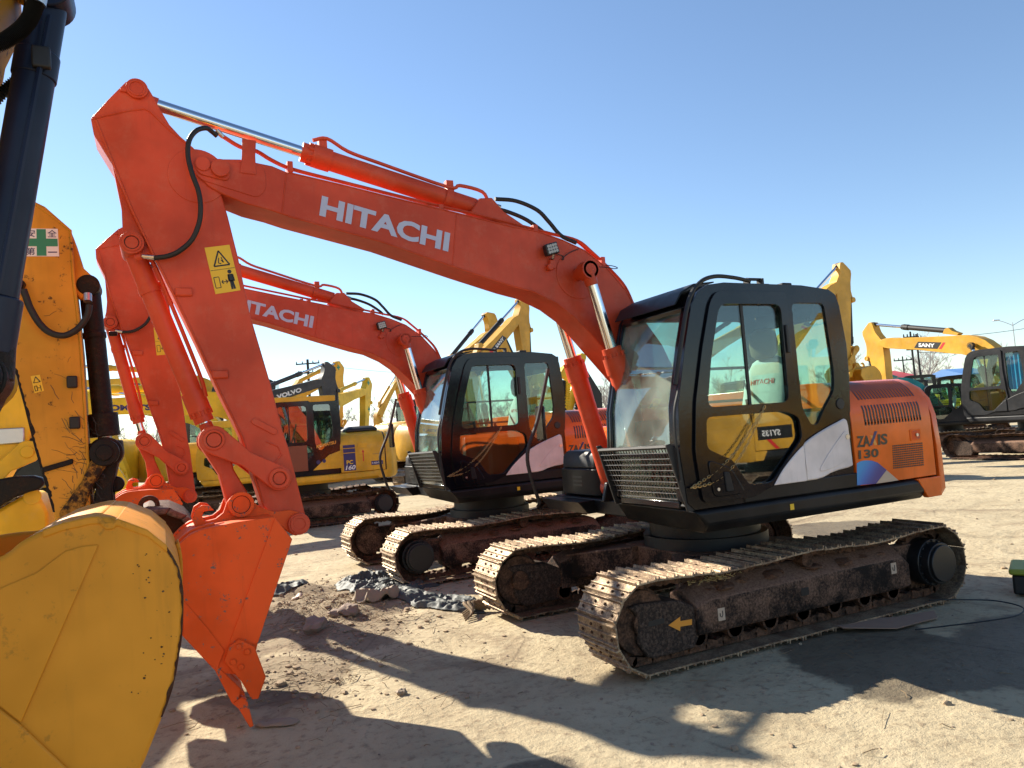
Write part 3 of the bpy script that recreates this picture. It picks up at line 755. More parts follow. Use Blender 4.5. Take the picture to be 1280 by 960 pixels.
def make_cab(root, st):
    hero = st['lod'] > 0; cm = st['cab']
    outl = [(1.06, 1.085), (1.12, 1.14), (1.15, 1.5), (1.13, 1.84), (1.02, 2.28), (.93, 2.58), (.86, 2.68), (.76, 2.735), (.6, 2.755), (-.2, 2.745), (-.5, 2.715), (-.575, 2.67), (-.605, 2.58), (-.645, 2.26), (-.64, 1.99), (-.59, 1.5), (-.575, 1.085)]
    dwin = rounded([(.9, 1.8), (.82, 2.2), (.7, 2.6), (.05, 2.6), (.06, 1.8)], .07)
    lowg = rounded([(.92, 1.76), (.12, 1.76), (-.03, 1.7), (-.045, 1.52), (.32, 1.2), (.56, 1.2), (.7, 1.4), (.94, 1.5)], .05)
    qwin = rounded([(-.075, 2.6), (-.43, 2.6), (-.47, 2.05), (-.45, 1.88), (-.32, 1.74), (-.23, 1.62), (-.16, 1.62), (-.08, 1.76)], .05)
    Yo, Yi = 1.225, 1.19
    cab = holed(outl, [dwin, lowg, qwin], Yi, Yo).build('cab', cm, root, .012)
    # door skin
    dout = rounded([(.995, 1.13), (1.03, 1.5), (.985, 1.86), (.88, 2.26), (.77, 2.6), (.7, 2.685), (-.01, 2.69), (-.0, 2.2), (-.035, 1.72), (-.065, 1.5), (.27, 1.2), (.52, 1.12)], .05)
    door = holed(dout, [rounded([(.88, 1.815), (.8, 2.2), (.68, 2.585), (.065, 2.585), (.075, 1.815)], .07), rounded([(.9, 1.745), (.13, 1.745), (-.015, 1.69), (-.03, 1.53), (.325, 1.215), (.555, 1.215), (.685, 1.41), (.92, 1.515)], .05)], Yo + .002, Yo + .022).build('door', cm, cab, .007)
    MB().prism(dwin, 1.205, 1.211).build('door_window', 'glass' if hero else st.get('glass', 'glass'), door)
    MB().prism(lowg, 1.205, 1.211).build('door_lower_glass', 'glass_dark', door)
    MB().box((.43, 1.203, 1.8), (.455, 1.218, 2.6)).build('window_bar', 'rubber', door)
    MB().prism(qwin, 1.205, 1.211).build('quarter_window', st.get('qglass', 'glass'), cab)
    if hero:
        MB().prism(rounded([(.9, 1.16), (.93, 1.44), (.72, 1.36), (.6, 1.16)], .05), 1.247, 1.258).build('door_plate', cm, door, .006)
        MB().prism(rounded([(.72, 1.19), (.75, 1.33), (.8, 1.34), (.79, 1.19)], .015), 1.258, 1.268).build('door_handle', 'grey_dark', door, .006)
        MB().ycyl(.86, 1.215, 1.258, 1.264, .013, 12).build('door_lock', 'steel', door)
        MB().box((.02, 1.247, 2.2), (.05, 1.262, 2.42)).build('hinge', 'rubber', door, .005)
        MB().ycyl(-.5, 1.77, Yo, Yo+.008, .045, 24).build('vent_cap', 'rubber', cab, .004)
    # right side
    rwin = rounded([(.95, 1.45), (.98, 1.8), (.72, 2.6), (-.45, 2.6), (-.5, 1.75), (-.3, 1.6)], .07)
    holed(outl, [rwin], .25, .285).build('right_wall', cm, cab, .01)
    MB().prism(rwin, .264, .27).build('right_window', 'glass', cab)
    MB().box((-.48, .255, 2.16), (.85, .275, 2.185)).box((-.48, .255, 1.86), (.95, .275, 1.885)).build('window_rail', 'rubber', cab)
    # roof
    rf = [(.93, 2.58), (.86, 2.68), (.76, 2.735), (.6, 2.755), (-.2, 2.745), (-.5, 2.715), (-.575, 2.67)]
    rin = [(x*.98, z - .045) for x, z in rf]
    MB().prism(rf + rin[::-1], .286, 1.189).build('roof', st.get('roof', cm), cab, .01)
    if st.get('roof'):
        MB().box((-.56, .27, 2.66), (.8, 1.235, 2.79)).build('roof_panel', st['roof'], cab, .02)
    # rear
    MB().box((-.6, .286, 1.09), (-.56, 1.189, 1.75)).build('rear_wall', cm, cab, .006)
    MB().box((-.62, .286, 2.5), (-.585, 1.189, 2.68)).build('rear_header', cm, cab, .006)
    MB().box((-.62, .286, 1.75), (-.614, 1.189, 2.5)).build('rear_window', 'glass', cab)
    # front frame and glass
    fr = [(1.12, 1.14), (1.15, 1.5), (1.13, 1.84), (1.02, 2.28), (.93, 2.58)]
    for s, y0, y1 in ((1, 1.1, 1.189), (-1, .286, .33)):
        MB().prism(fr + [(x - .07, z) for x, z in fr[::-1]], y0, y1).build('front_pillar', cm, cab, .012)
    ins = [(x - .02, z) for x, z in fr]
    MB().prism([(1.128, 1.5), (1.108, 1.84), (1.0, 2.28), (.915, 2.56), (.909, 2.56), (.994, 2.28), (1.102, 1.84), (1.122, 1.5)], .331, 1.099).build('windshield', 'glass_front' if hero else 'glass', cab)
    MB().prism([(1.1, 1.14), (1.128, 1.47), (1.122, 1.47), (1.094, 1.14)], .331, 1.099).build('lower_windshield', 'glass', cab)
    MB().box((1.09, .331, 1.47), (1.13, 1.099, 1.5)).box((1.05, .331, 1.09), (1.1, 1.099, 1.14)).build('cross_bar', cm, cab, .006)
    # interior
    se = MB().loft([[(x, y, z) for y in (.52, .98) for x, z in ()] or [(.35, .5, 1.5), (.35, 1.0, 1.5), (.35, 1.0, 1.62), (.35, .5, 1.62)], [(-.15, .5, 1.48), (-.15, 1.0, 1.48), (-.15, 1.0, 1.64), (-.15, .5, 1.64)]])
    seat = se.build('seat', 'seat', cab, .05, seg=4)
    bk = []
    for z, w, x, t in ((1.6, .25, -.12, .1), (1.8, .27, -.16, .13), (2.05, .25, -.21, .12), (2.18, .18, -.24, .09), (2.22, .1, -.25, .05)):
        bk.append([(x + t*.5*math.cos(u), .75 + w*math.copysign(abs(math.sin(u))**.6, math.sin(u)), z) for u in [2*math.pi*i/16 for i in range(16)]])
    MB().loft(bk).build('seat_back', 'seat', cab, angle=80)
    hb = []
    for z, w, t in ((2.2, .09, .05), (2.24, .14, .1), (2.33, .155, .12), (2.42, .14, .1), (2.46, .08, .05)):
        hb.append([(-.2 + t*.6*math.cos(u), .75 + w*math.sin(u), z) for u in [2*math.pi*i/16 for i in range(16)]])
    MB().loft(hb).build('headrest', st.get('headm', 'headrest'), cab, angle=80)
    MB().box((-.58, .3, 1.09), (1.0, 1.18, 1.14)).build('cab_floor', 'interior', cab)
    MB().box((-.15, .33, 1.15), (.5, .48, 1.72)).box((-.15, 1.02, 1.15), (.45, 1.15, 1.66)).build('side_console', 'consol', cab, .03)
    MB().box((-.55, .32, 1.15), (-.28, 1.16, 1.72)).build('rear_shelf', 'consol', cab, .04)
    MB().box((.7, .34, 1.15), (.95, .5, 1.75)).tube([(.62, .62, 1.14), (.66, .62, 1.7)], .015).tube([(.62, .85, 1.14), (.66, .85, 1.7)], .015).build('controls', 'interior', cab, .01)
    MB().tube([(.3, .42, 1.72), (.34, .42, 1.9)], .02).tube([(.3, 1.08, 1.66), (.34, 1.08, 1.86)], .02).box((-.42, .5, 2.28), (-.3, .62, 2.34)).build('joystick', 'rubber', cab)
    if hero:
        text('seat_lettering', 'HITACHI', 'decal_red', cab, (-.138, .62, 1.985), (0, .27, 0), (-.008, 0, .045), .02)
        # tilted mesh guard in front of the lower glass
        T_ = [Vector((1.24, .28, 1.535)), Vector((1.24, 1.2, 1.555))]; B_ = [Vector((1.08, .28, 1.11)), Vector((1.08, 1.2, 1.115))]
        g = MB()
        W2 = lambda u, v: B_[0].lerp(B_[1], u).lerp(T_[0].lerp(T_[1], u), v)
        for i in range(1, 24): g.cyl(W2(i/24, 0), W2(i/24, 1), .0045, None, 5)
        gh = MB()
        for j in range(1, 10): gh.cyl(W2(0, j/10) + Vector((.007,0,0)), W2(1, j/10) + Vector((.006,0,0)), .0045, None, 5)
        gd = MB().tube([W2(0,1), W2(1,1)], .016, 6).tube([W2(0,0), W2(1,0)], .014, 6).build('front_guard', 'darkmetal', cab)
        g.add(gh.v, gh.f); g.build('guard_mesh', 'mesh_metal', gd)
        for y in (.265, 1.2):
            MB().prism([(1.06, 1.08), (1.12, 1.08), (1.26, 1.57), (1.22, 1.575), (1.15, 1.5)], y, y + .018).build('guard_side', 'darkmetal', gd, .003)
        # handrail over the left front pillar
        hr = catmull([(1.15, 1.24, 2.0), (1.08, 1.26, 2.3), (.98, 1.26, 2.6), (.86, 1.255, 2.74), (.7, 1.24, 2.795), (.5, 1.22, 2.795), (.3, 1.18, 2.78)], 6)
        MB().tube(hr, .016, 8).build('handrail', 'rubber', cab)
        MB().tube(catmull([(1.17, 1.235, 1.3), (1.19, 1.24, 1.6), (1.18, 1.24, 1.8), (1.13, 1.24, 1.95)], 5), .011, 6).build('wiper_hose', 'rubber', cab)
        MB().box((.12, 1.1, 2.745), (.3, 1.2, 2.757)).box((.13, 1.1, 2.757), (.15, 1.16, 2.81)).box((.27, 1.1, 2.757), (.29, 1.16, 2.81)).box((.13, 1.1, 2.8), (.29, 1.14, 2.815)).build('lamp_bracket', 'rubber', cab)
        MB().box((-.15, 1.05, 2.74), (-.05, 1.18, 2.775)).build('roof_cap', 'rubber', cab, .01)
        # sun visor on the roof front
        MB().prism([(1.0, 2.6), (.93, 2.7), (.8, 2.765), (.6, 2.785), (.6, 2.775), (.79, 2.755), (.92, 2.69), (.985, 2.6)], .3, 1.12).build('roof_visor', 'grey_dark', cab, .004)
        # door retaining chain
        ch = MB(); A_ = Vector((1.1, 1.25, 1.25)); B2 = Vector((.33, 1.252, 1.8))
        for k, sag in ((0, .09), (1, .17)):
            n = 34
            for i in range(n):
                t = (i+.5)/n; p = A_.lerp(B2, t); p.z -= sag*math.sin(math.pi*t); p.x += .0; d_ = (B2-A_).normalized(); d_.z -= sag*math.pi*math.cos(math.pi*t)/(B2-A_).length; d_.normalize()
                n2 = Vector((-d_.z, 0, d_.x)) if i % 2 else Vector((0, 1, 0)); l, w = .017, .009
                pts = [p + d_*(l*math.cos(u)) + n2*(w*math.sin(u)) for u in [2*math.pi*j/8 for j in range(9)]]
                ch.tube(pts, .0028, 4, False)
        ch.build('chain', 'brass', door)
    if st.get('curtain'):
        rr = [[(-.08 - .05*i, 1.17 + .015*(-1)**i, z) for i in range(8)] for z in (1.7, 2.58)]
        MB().loft(rr, False, False).build('curtain', 'curtain', cab)
    # beige side hatch under the cab
    if st.get('hatch'):
        cv = [(v.x, v.z) for v in catmull([(.32, 0, 1.19), (.22, 0, 1.295), (.1, 0, 1.39), (-.02, 0, 1.468), (-.15, 0, 1.53), (-.3, 0, 1.585), (-.44, 0, 1.628), (-.51, 0, 1.65)], 4)]
        a1 = [p_ for p_ in cv if p_[0] > -.015] + [(-.02, 1.466), (-.02, 1.19)]
        a2 = [(-.03, 1.19), (-.03, 1.473)] + [p_ for p_ in cv if p_[0] < -.036] + [(-.535, 1.635), (-.545, 1.59), (-.555, 1.262), (-.5, 1.25), (-.4, 1.242), (-.3, 1.225), (-.22, 1.2), (-.14, 1.19)]
        pn = MB().prism(a1, 1.248, 1.262).build('side_hatch', st['hatch'], root, .008)
        p2 = MB().prism(a2, 1.226, 1.25).build('side_hatch', st['hatch'], root, .012)
        if hero:
            MB().prism(rounded([(-.14, 1.24), (-.3, 1.4), (-.5, 1.56), (-.53, 1.5), (-.53, 1.34), (-.36, 1.27)], .08), 1.25, 1.257).build('raised_panel', st['hatch'], p2, .008)
            MB().ycyl(-.51, 1.5, 1.257, 1.262, .022, 16).build('hatch_lock', 'steel', p2)
            MB().box((-.035, 1.262, 1.27), (-.02, 1.266, 1.37)).build('hatch_hinge', st['hatch'], p2, .002)
        MB().box((-.64, 1.15, 1.085), (.6, 1.235, 1.2)).build('sill', 'skirt', root, .01)
    return cab

def slots_hood(parent, hx0=-.76, hx1=-1.44):
    n = 19; arc = [(1.236, 1.585), (1.237, 1.60), (1.237, 1.745)]
    g = MB()
    for i in range(n):
        x = hx0 + (hx1 - hx0)*i/(n-1)
        g.box((x-.009, 1.2355 - .008, 1.575), (x+.009, 1.2375, 1.62))
    parent_arc = [(1.235, 1.6), (1.225, 1.70), (1.195, 1.79), (1.14, 1.865), (1.06, 1.925), (.96, 1.957)]
    def on_arc(z):
        for (y0, z0), (y1, z1) in zip(parent_arc, parent_arc[1:]):
            if z0 <= z <= z1: return y0 + (y1-y0)*(z-z0)/(z1-z0)
        return 1.235
    for (za, zb, xo) in ((1.585, 1.74, 0.), (1.79, 1.945, 0.)):
        for i in range(n):
            x = hx0 + xo + (hx1 - hx0)*i/(n-1); m = 7
            zs = sorted(set([za + (zb-za)*k/m for k in range(m+1)] + [z for y, z in parent_arc if za < z < zb]))
            vs = []; 
            for z in zs:
                y = on_arc(z) + .0025
                vs += [(x-.0085, y, z+.001), (x+.0085, y, z+.001)]
            g.add(vs, [(2*k, 2*k+1, 2*k+3, 2*k+2) for k in range(len(zs)-1)])
    g.build('vent_slots', 'decal_black', parent)

def zaxis_extra(root, hood, boom, arm, fB, fA):
    slots_hood(hood)
    Y = 1.2375
    bl = [(-0.587,1.099),(-0.610,1.275),(-0.659,1.289),(-0.718,1.290),(-0.786,1.282),(-0.852,1.260),(-0.951,1.190),(-0.807,1.090)]
    MB().prism(bl, 1.2355, Y).build('blue_decal', 'blue_grad', hood)
    gr = [(-0.951,1.188),(-1.081,1.091),(-0.811,1.090)]
    MB().prism(gr, 1.2355, Y).build('beige_decal', 'decal_beige', hood)
    def tx(s, q, mat, bold, sh=0.):   # q = tl,tr,bl px converted
        tl, tr, bl_ = [Vector((x, Y, z)) for x, z in q]
        text('lettering', s, mat, hood, bl_, tr - tl, tl - bl_, bold, sh, ext=.001)
    tx('ZA', [(-0.639,1.495),(-0.797,1.491),(-0.629,1.403)], 'decal_olive', .035)
    tx('IS', [(-0.888,1.494),(-1.005,1.493),(-0.878,1.402)], 'decal_olive', .035)
    tx('130', [(-0.641,1.379),(-0.880,1.378),(-0.634,1.306)], 'decal_olive', .035)
    sl = [(-0.856,1.520),(-0.888,1.520),(-0.811,1.407),(-0.779,1.406)]
    MB().prism(sl, 1.2355, Y).build('purple_slash', 'decal_blue', hood)
    sl = [(-0.797,1.491),(-0.831,1.488),(-0.871,1.408),(-0.838,1.405)]
    MB().prism(sl, 1.2355, Y-.0008).build('amber_slash', 'decal_orange', hood)
    me = MB(); c = [(-1.051,1.391),(-1.436,1.387),(-1.424,1.184),(-1.032,1.189)]
    A_, B_, C_, D_ = [Vector(p) for p in c]; nx, nz = 17, 11
    for i in range(nx):
        for j in range(nz):
            u, v = (i+.5)/nx, (j+.5)/nz; p = A_.lerp(B_, u).lerp(D_.lerp(C_, u), v); me.box((p.x-.0078, Y-.004, p.y-.006), (p.x+.0078, Y, p.y+.006))
    me.build('side_grille', 'decal_black', hood)
    lt = rounded([(-1.283,1.506),(-1.422,1.506),(-1.417,1.406),(-1.284,1.406)], .01)
    l = MB().prism(lt, Y-.004, Y+.004).build('latch', 'orange2', hood, .003)
    li = [(-1.298,1.495),(-1.405,1.495),(-1.401,1.416),(-1.300,1.415)]
    MB().prism(li, Y+.004, Y+.005).build('latch_recess', 'orange_worn', l)
    x, z = [(-1.360,1.455)][0]; MB().ycyl(x, z, Y+.005, Y+.015, .015, 10).build('latch_key', 'steel', l)
    MB().box((.13, 1.246, .985), (.17, 1.2475, 1.03)).build('small_sticker', 'decal_yellow', root)
    # tall handrail / mirror arm on the right side
    rail = catmull([(1.1, -1.15, 1.0), (1.16, -1.15, 1.2), (1.2, -1.15, 1.5), (1.05, -1.15, 1.85), (.9, -1.13, 2.35)], 6)
    MB().tube(rail, .02, 8).build('side_rail', 'darkmetal', root)
    MB().box((.96, -1.32, 1.62), (1.0, -1.14, 1.98)).build('mirror', 'black', root, .02)

HT = [(3.397,3.427),(2.409,3.191),(3.367,3.580)]
o_, e_, t_ = [Vector((x, z)) for x, z in HT]
BT = dict(s='HITACHI', m='decal_lilac', o=(o_.x, o_.y), ux=(e_.x-o_.x, 0, e_.y-o_.y), uy=(t_.x-o_.x, 0, t_.y-o_.y), bold=.04)
ZST = dict(lod=1, body='orange2', cw='orange2', boom='orange', arm='orange', cab='black', bucket='orange_worn', hatch='pink', boomtext=BT, extra=zaxis_extra)
hero = make_excavator('excavator', 'nearest orange excavator with black cab and blue decal on its engine cover', 'excavator', (0,0,0), 0, 1., B0, A0, ZST, 'orange excavators parked side by side')
ZS2 = dict(ZST); ZS2['flip'] = True; ZS2['bkfrac'] = .8; ZS2['headm'] = 'interior'
make_excavator('excavator', 'second orange excavator, parked behind the nearest one and half hidden by its boom and arm', 'excavator', (.346, -4.227, 0), .03, 1., .541, -1.618, ZS2, 'orange excavators parked side by side')

P0 = Vector((o_.x, 0, o_.y)); UX = Vector((e_.x-o_.x, 0, e_.y-o_.y)); VY = Vector((t_.x-o_.x, 0, t_.y-o_.y))
def boom_text(s, mat, a, w, side=1, v0=0., h=1., bold=.04, shear=0., back=None, backm=None, stripe=None):
    """lettering that starts a*UX along the boom, w*UX wide"""
    q = lambda u, v: (P0 + UX*u + VY*v)
    if side > 0: o = q(a, v0); ux = UX*w
    else: o = q(a + w, v0); ux = -UX*w
    d = dict(s=s, m=mat, o=(o.x, o.z), ux=tuple(ux), uy=tuple(VY*h), bold=bold, shear=shear, side=side)
    if back: d['back'] = [(q(u, v).x, q(u, v).z) for u, v in back]; d['backm'] = backm
    if stripe: d['stripe'] = [(q(u, v).x, q(u, v).z) for u, v in stripe]
    return d
def sany_text(side):
    if side > 0: return boom_text('SANY', 'decal_white', .5, .5, 1, .15, .7, .04, 0, [(.36, -.1), (1.08, -.1), (1.2, 1.1), (.48, 1.1)], 'decal_black', [(1.12, -.1), (1.2, -.1), (1.32, 1.1), (1.24, 1.1)])
    return boom_text('SANY', 'decal_white', .35, .5, -1, .15, .7, .04, 0, [(.22, -.1), (.95, -.1), (1.07, 1.1), (.34, 1.1)], 'decal_black', [(1.0, -.1), (1.08, -.1), (1.2, 1.1), (1.12, 1.1)])
def hood_text(items, Y=1.2375):
    def ex(root, hood, boom, arm, fB, fA):
        for it in items:
            k = it[0]
            if k == 't': _, s, mat, x, z, w_, h_, sh = it; text('lettering', s, mat, hood, (x, Y, z), (-w_, 0, 0), (0, 0, h_), .03, sh, ext=.0015)
            else: _, nm, poly, mat, t_ = it; MB().prism(poly, Y - .004, Y + t_).build(nm, mat, hood)
    return ex
CX, CY = 4.5, 5.55
def at_px(px, dist):     # bearing from the viewpoint, metres away
    a = -2.015 - math.atan((px - 640)/926.6); return CX + dist*math.cos(a), CY + dist*math.sin(a)
GEN = dict(lod=0, tool=True)
def spec(**k): d = dict(GEN); d.update(k); return d
sany = dict(body='sany', boom='sany', arm='sany', cab='grey_dark', bucket='sany', cylm='darkmetal', skirt='grey_dark')
kom = dict(body='yellow_bright', boom='yellow_bright', arm='yellow_bright', cab='black', bucket='yellow_bright', skirt='yellow')
sany_side = hood_text([('p', 'red_stripe', [(-.66, 1.12), (-.75, 1.12), (-.98, 1.6), (-.89, 1.6)], 'decal_red', .001), ('p', 'white_stripe', [(-.64, 1.12), (-.66, 1.12), (-.89, 1.6), (-.87, 1.6)], 'decal_white', .001), ('p', 'side_vent', [(-1.2, 1.3), (-1.45, 1.3), (-1.45, 1.6), (-1.2, 1.6)], 'sany', .01)])
make_excavator('excavator', 'dark yellow excavator with charcoal cab and blue curtain, right edge of the yard', 'excavator', (-16.54, -6.28, 0), -1.61, 1.064, .453, -1.556, spec(**sany, shoe='frame', boomtext=sany_text(1), hatch='grey_dark', curtain=True, qglass='glass', extra=sany_side))
def pc_extra(root, hood, boom, arm, fB, fA):
    Y = 1.2375
    MB().prism([(-.66, 1.12), (-.92, 1.12), (-.92, 1.9), (-.66, 1.9)][:2] + [(-.92, 1.68), (-.66, 1.68)], Y-.004, Y+.001).build('dark_panel', 'decal_blue', hood)
    MB().box((-.94, Y-.002, 1.5), (-.65, Y+.003, 1.515)).box((-.94, Y-.002, 1.6), (-.65, Y+.003, 1.615)).build('trim', 'yellow', hood)
    text('lettering', 'PC', 'decal_yellow', hood, (-.72, Y+.002, 1.26), (-.14, 0, 0), (0, 0, .09), .03)
    text('lettering', '160', 'decal_white', hood, (-.69, Y+.002, 1.14), (-.22, 0, 0), (0, 0, .1), .03, .2)
    for z in (1.16, 1.32, 1.46, 1.6): MB().box((-1.2, Y-.002, z), (-.98, Y+.006, z+.11)).build('louvre', 'yellow', hood, .004)
    MB().prism([(-1.08, 1.3), (-1.1, 1.3), (-1.1, 1.5), (-1.12, 1.5), (-1.09, 1.56), (-1.06, 1.5), (-1.08, 1.5)], Y+.006, Y+.008).build('red_arrow', 'decal_red', hood)
    MB().box((-1.26, Y-.001, 1.2), (-1.52, Y+.001, 1.29)).build('sticker', 'decal_blue', hood)
    text('lettering', 'R RENTAL', 'decal_white', hood, (-1.28, Y+.0015, 1.225), (-.22, 0, 0), (0, 0, .04), .02)
    MB().loft([[(x, y, z) for x, y in ((-.8, .3), (-.8, 1.0), (-1.5, 1.0), (-1.5, .3))] for z in (1.96, 2.02)] + [[(x, y, 2.08) for x, y in ((-.9, .4), (-.9, .9), (-1.4, .9), (-1.4, .4))]]).build('air_intake', 'rubber', root, .02)
    MB().box((-1.57, Y-.001, 1.44), (-1.3, Y+.0005, 1.445)).build('trim', 'decal_blue', hood)
    t = [(.05, 1.3), (-.62, 1.3), (-.62, 1.62), (-.3, 1.55)]
    MB().prism([(-.0, 1.2), (-.62, 1.2), (-.62, 1.58), (-.35, 1.5)], 1.247, 1.252).build('yellow_panel', 'yellow', root)
    MB().prism([(-.35, 1.24), (-.57, 1.24), (-.57, 1.46), (-.35, 1.42)], 1.252, 1.258).build('panel_vent', 'yellow', root, .004)
    MB().prism([(.92, 1.2), (.1, 1.2), (.1, 1.74), (.92, 1.74)], 1.2475, 1.2495).build('door_reflection', 'reflection_red', root)  # thin sheet over the door carrying the painted reflection
    text('lettering', 'KOMATSU', 'decal_orange', root, (-.1, 1.2285, 1.66), (-.42, 0, .07), (0, 0, .07), .04)
    MB().ycyl(-.12, 1.36, 1.2525, 1.2535, .045, 16).ycyl(-.24, 1.38, 1.2525, 1.2535, .04, 16).build('round_stickers', 'decal_blue', root)
pc = dict(kom); pc.update(body='yellow', roof='yellow', glass='glass_dark', qglass='glass_dark')
make_excavator('excavator', 'yellow excavator with yellow roof, red brown reflection painted on its door and number 160 on its side', 'excavator', (1.6, -11.9, 0), -.02, 1.0, .33, -2.03, spec(**pc, extra=pc_extra, shoe='frame', boomtext=boom_text('KOMATSU', 'decal_blue', -.27, 1.05, 1, .0, .8, .05)))
pl = dict(kom); pl.update(roof='yellow', cab='yellow')
make_excavator('excavator', 'yellow excavator with yellow cab frame, seen behind the nearest bucket links', 'excavator', (2.19, -18.32, -.12), -.361, .98, .50, -1.80, spec(**pl))
make_excavator('excavator', 'bright yellow excavator with plain level boom, left of the orange arms', 'excavator', (1.69, -24.5, 0), -.477, 1.308, .343, -1.998, spec(**kom))
make_excavator('excavator', 'yellow excavator farthest left at the back, its navy lettered boom highest of the left ones', 'excavator', (.09, -33.6, 0), -.24, 1.832, .342, -1.664, spec(**dict(kom, body='yellow', boom='yellow', arm='yellow'), boomtext=boom_text('KOMATSU', 'decal_blue', .4, 1.3, 1, -.1, 1.1, .05)))
make_excavator('excavator', 'slate grey boomed excavator behind the yellow roofed cab', 'excavator', (3.1, -21.2, 0), 3.487, 1.059, .551, -1.404, spec(body='yellow', boom='volvo', arm='volvo', cab='volvo', bucket='volvo', cylm='volvo', boomtext=boom_text('VOLVO', 'decal_white', .1, .95, -1, -.05, 1., .05)))
def cross_extra(root, hood, boom, arm, fB, fA):
    for (x, z) in ((4.45, 4.05), (4.3, 2.9)):
        m = MB(); m.prism([(x-.11, z-.035), (x+.11, z-.035), (x+.11, z+.035), (x-.11, z+.035)], -.146, -.1412); m.prism([(x-.035, z-.11), (x+.035, z-.11), (x+.035, z+.11), (x-.035, z+.11)], -.1475, -.1415)
        m.build('cross_decal', 'decal_green', arm, xf=fA)
make_excavator('excavator', 'yellow excavator whose pointed arm with a green cross rises behind the slate grey boom', 'excavator', (.06, -30.86, 0), 3.875, 1.331, .577, -1.532, spec(**dict(kom, body='yellow', boom='yellow', arm='yellow'), extra=cross_extra))
make_excavator('excavator', 'yellow excavator with two green crosses on its arm, right of the slate grey boom', 'excavator', (-1.88, -28.97, 0), 4.025, 1.213, .487, -1.688, spec(**kom, extra=cross_extra))
make_excavator('excavator', 'small far yellow excavator with steeply raised boom, before the dark green bush', 'excavator', (-8.31, -42.1, 0), 3.628, .954, 1.184, -1.345, spec(**dict(kom, boom='sany', arm='sany')))
make_excavator('excavator', 'dark yellow excavator with raised lettered boom, just behind the second cab roof', 'excavator', (-4.58, -17.49, 0), 3.565, 1.115, .955, -1.446, spec(**sany, boomtext=sany_text(-1)))
make_excavator('excavator', 'farther dark yellow excavator whose raised boom peeks left of the lettered one', 'excavator', (-5.75, -24.0, 0), 3.468, 1.213, .914, -.9, spec(**sany))
make_excavator('excavator', 'dark yellow excavator with upright arm rising behind the nearest cab', 'excavator', (-9.01, -8.16, 0), 3.155, .929, .968, -1.499, spec(**sany, boomtext=sany_text(-1)))
sy = hood_text([('p', 'name_band', [(-.66, 1.28), (-1.5, 1.28), (-1.5, 1.52), (-.66, 1.52)], 'decal_black', .001), ('t', 'SY135', 'decal_white', -.95, 1.34, .45, .11, .1), ('p', 'red_stripe', [(-1.0, 1.1), (-1.1, 1.1), (-1.3, 1.28), (-1.2, 1.28)], 'decal_red', .001)])
make_excavator('excavator', 'dark yellow excavator behind the photographer, mirrored in the nearest cab door', 'excavator', (-6.35, 8.0, 0), math.pi, .97, .6, -1.7, spec(**dict(sany, cab='sany'), boomtext=sany_text(1), extra=sy))
make_excavator('excavator', 'far yellow excavator with peaked boom, left of the curtained charcoal cab', 'excavator', (*at_px(1150, 46), 0), -1.2, 1.0, .42, -1.5, spec(**sany))
make_excavator('excavator', 'far bright yellow excavator seen tail on beside the charcoal cab', 'excavator', (*at_px(1190, 36), 0), 2.2, .95, .1, -1.6, spec(**dict(kom, boom='sany')))
make_excavator('excavator', 'pale yellow excavator far beyond the orange engine cover', 'excavator', (-38.0, -25.0, 0), -.9, 1.15, .12, -1.6, spec(**kom))
teal = dict(body='sany', boom='teal', arm='yellow', cab='grey_dark', bucket='yellow')
make_excavator('excavator', 'teal boomed excavator behind the orange engine cover, lettered in white', 'excavator', (at_px(1070, 31)[0] - 2.9*math.cos(-.88), at_px(1070, 31)[1] - 2.9*math.sin(-.88), 0), -.88, .8, .42, -1.6, spec(**teal, boomtext=boom_text('sunward', 'decal_white', -.2, .8, 1, 0, .9, .04, .2)))

make_excavator('excavator', 'yellow excavator seen between the second cab and the nearest boom cylinders', 'excavator', (-9.6, -13.6, 0), 2.9, 1.0, .75, -1.3, spec(**sany))
make_excavator('excavator', 'yellow excavator at the far left behind the scratched arm', 'excavator', (*at_px(60, 27), 0), -.4, 1.2, .45, -1.5, spec(**kom))
M['burnt_yellow'] = muddy('burnt_scratched_yellow', (.03, .018, .012), (.4, .2, .03), .46, .56, .6, 11, 0., 0., .2)
M['rusty'] = muddy('rusty_bucket_steel', (.07, .022, .01), (.16, .09, .05), .45, .65, .7, 5)
M['dusty_edge'] = muddy('dusty_worn_edge', (.07, .045, .035), (.2, .14, .11), .35, .6, .7, 7)
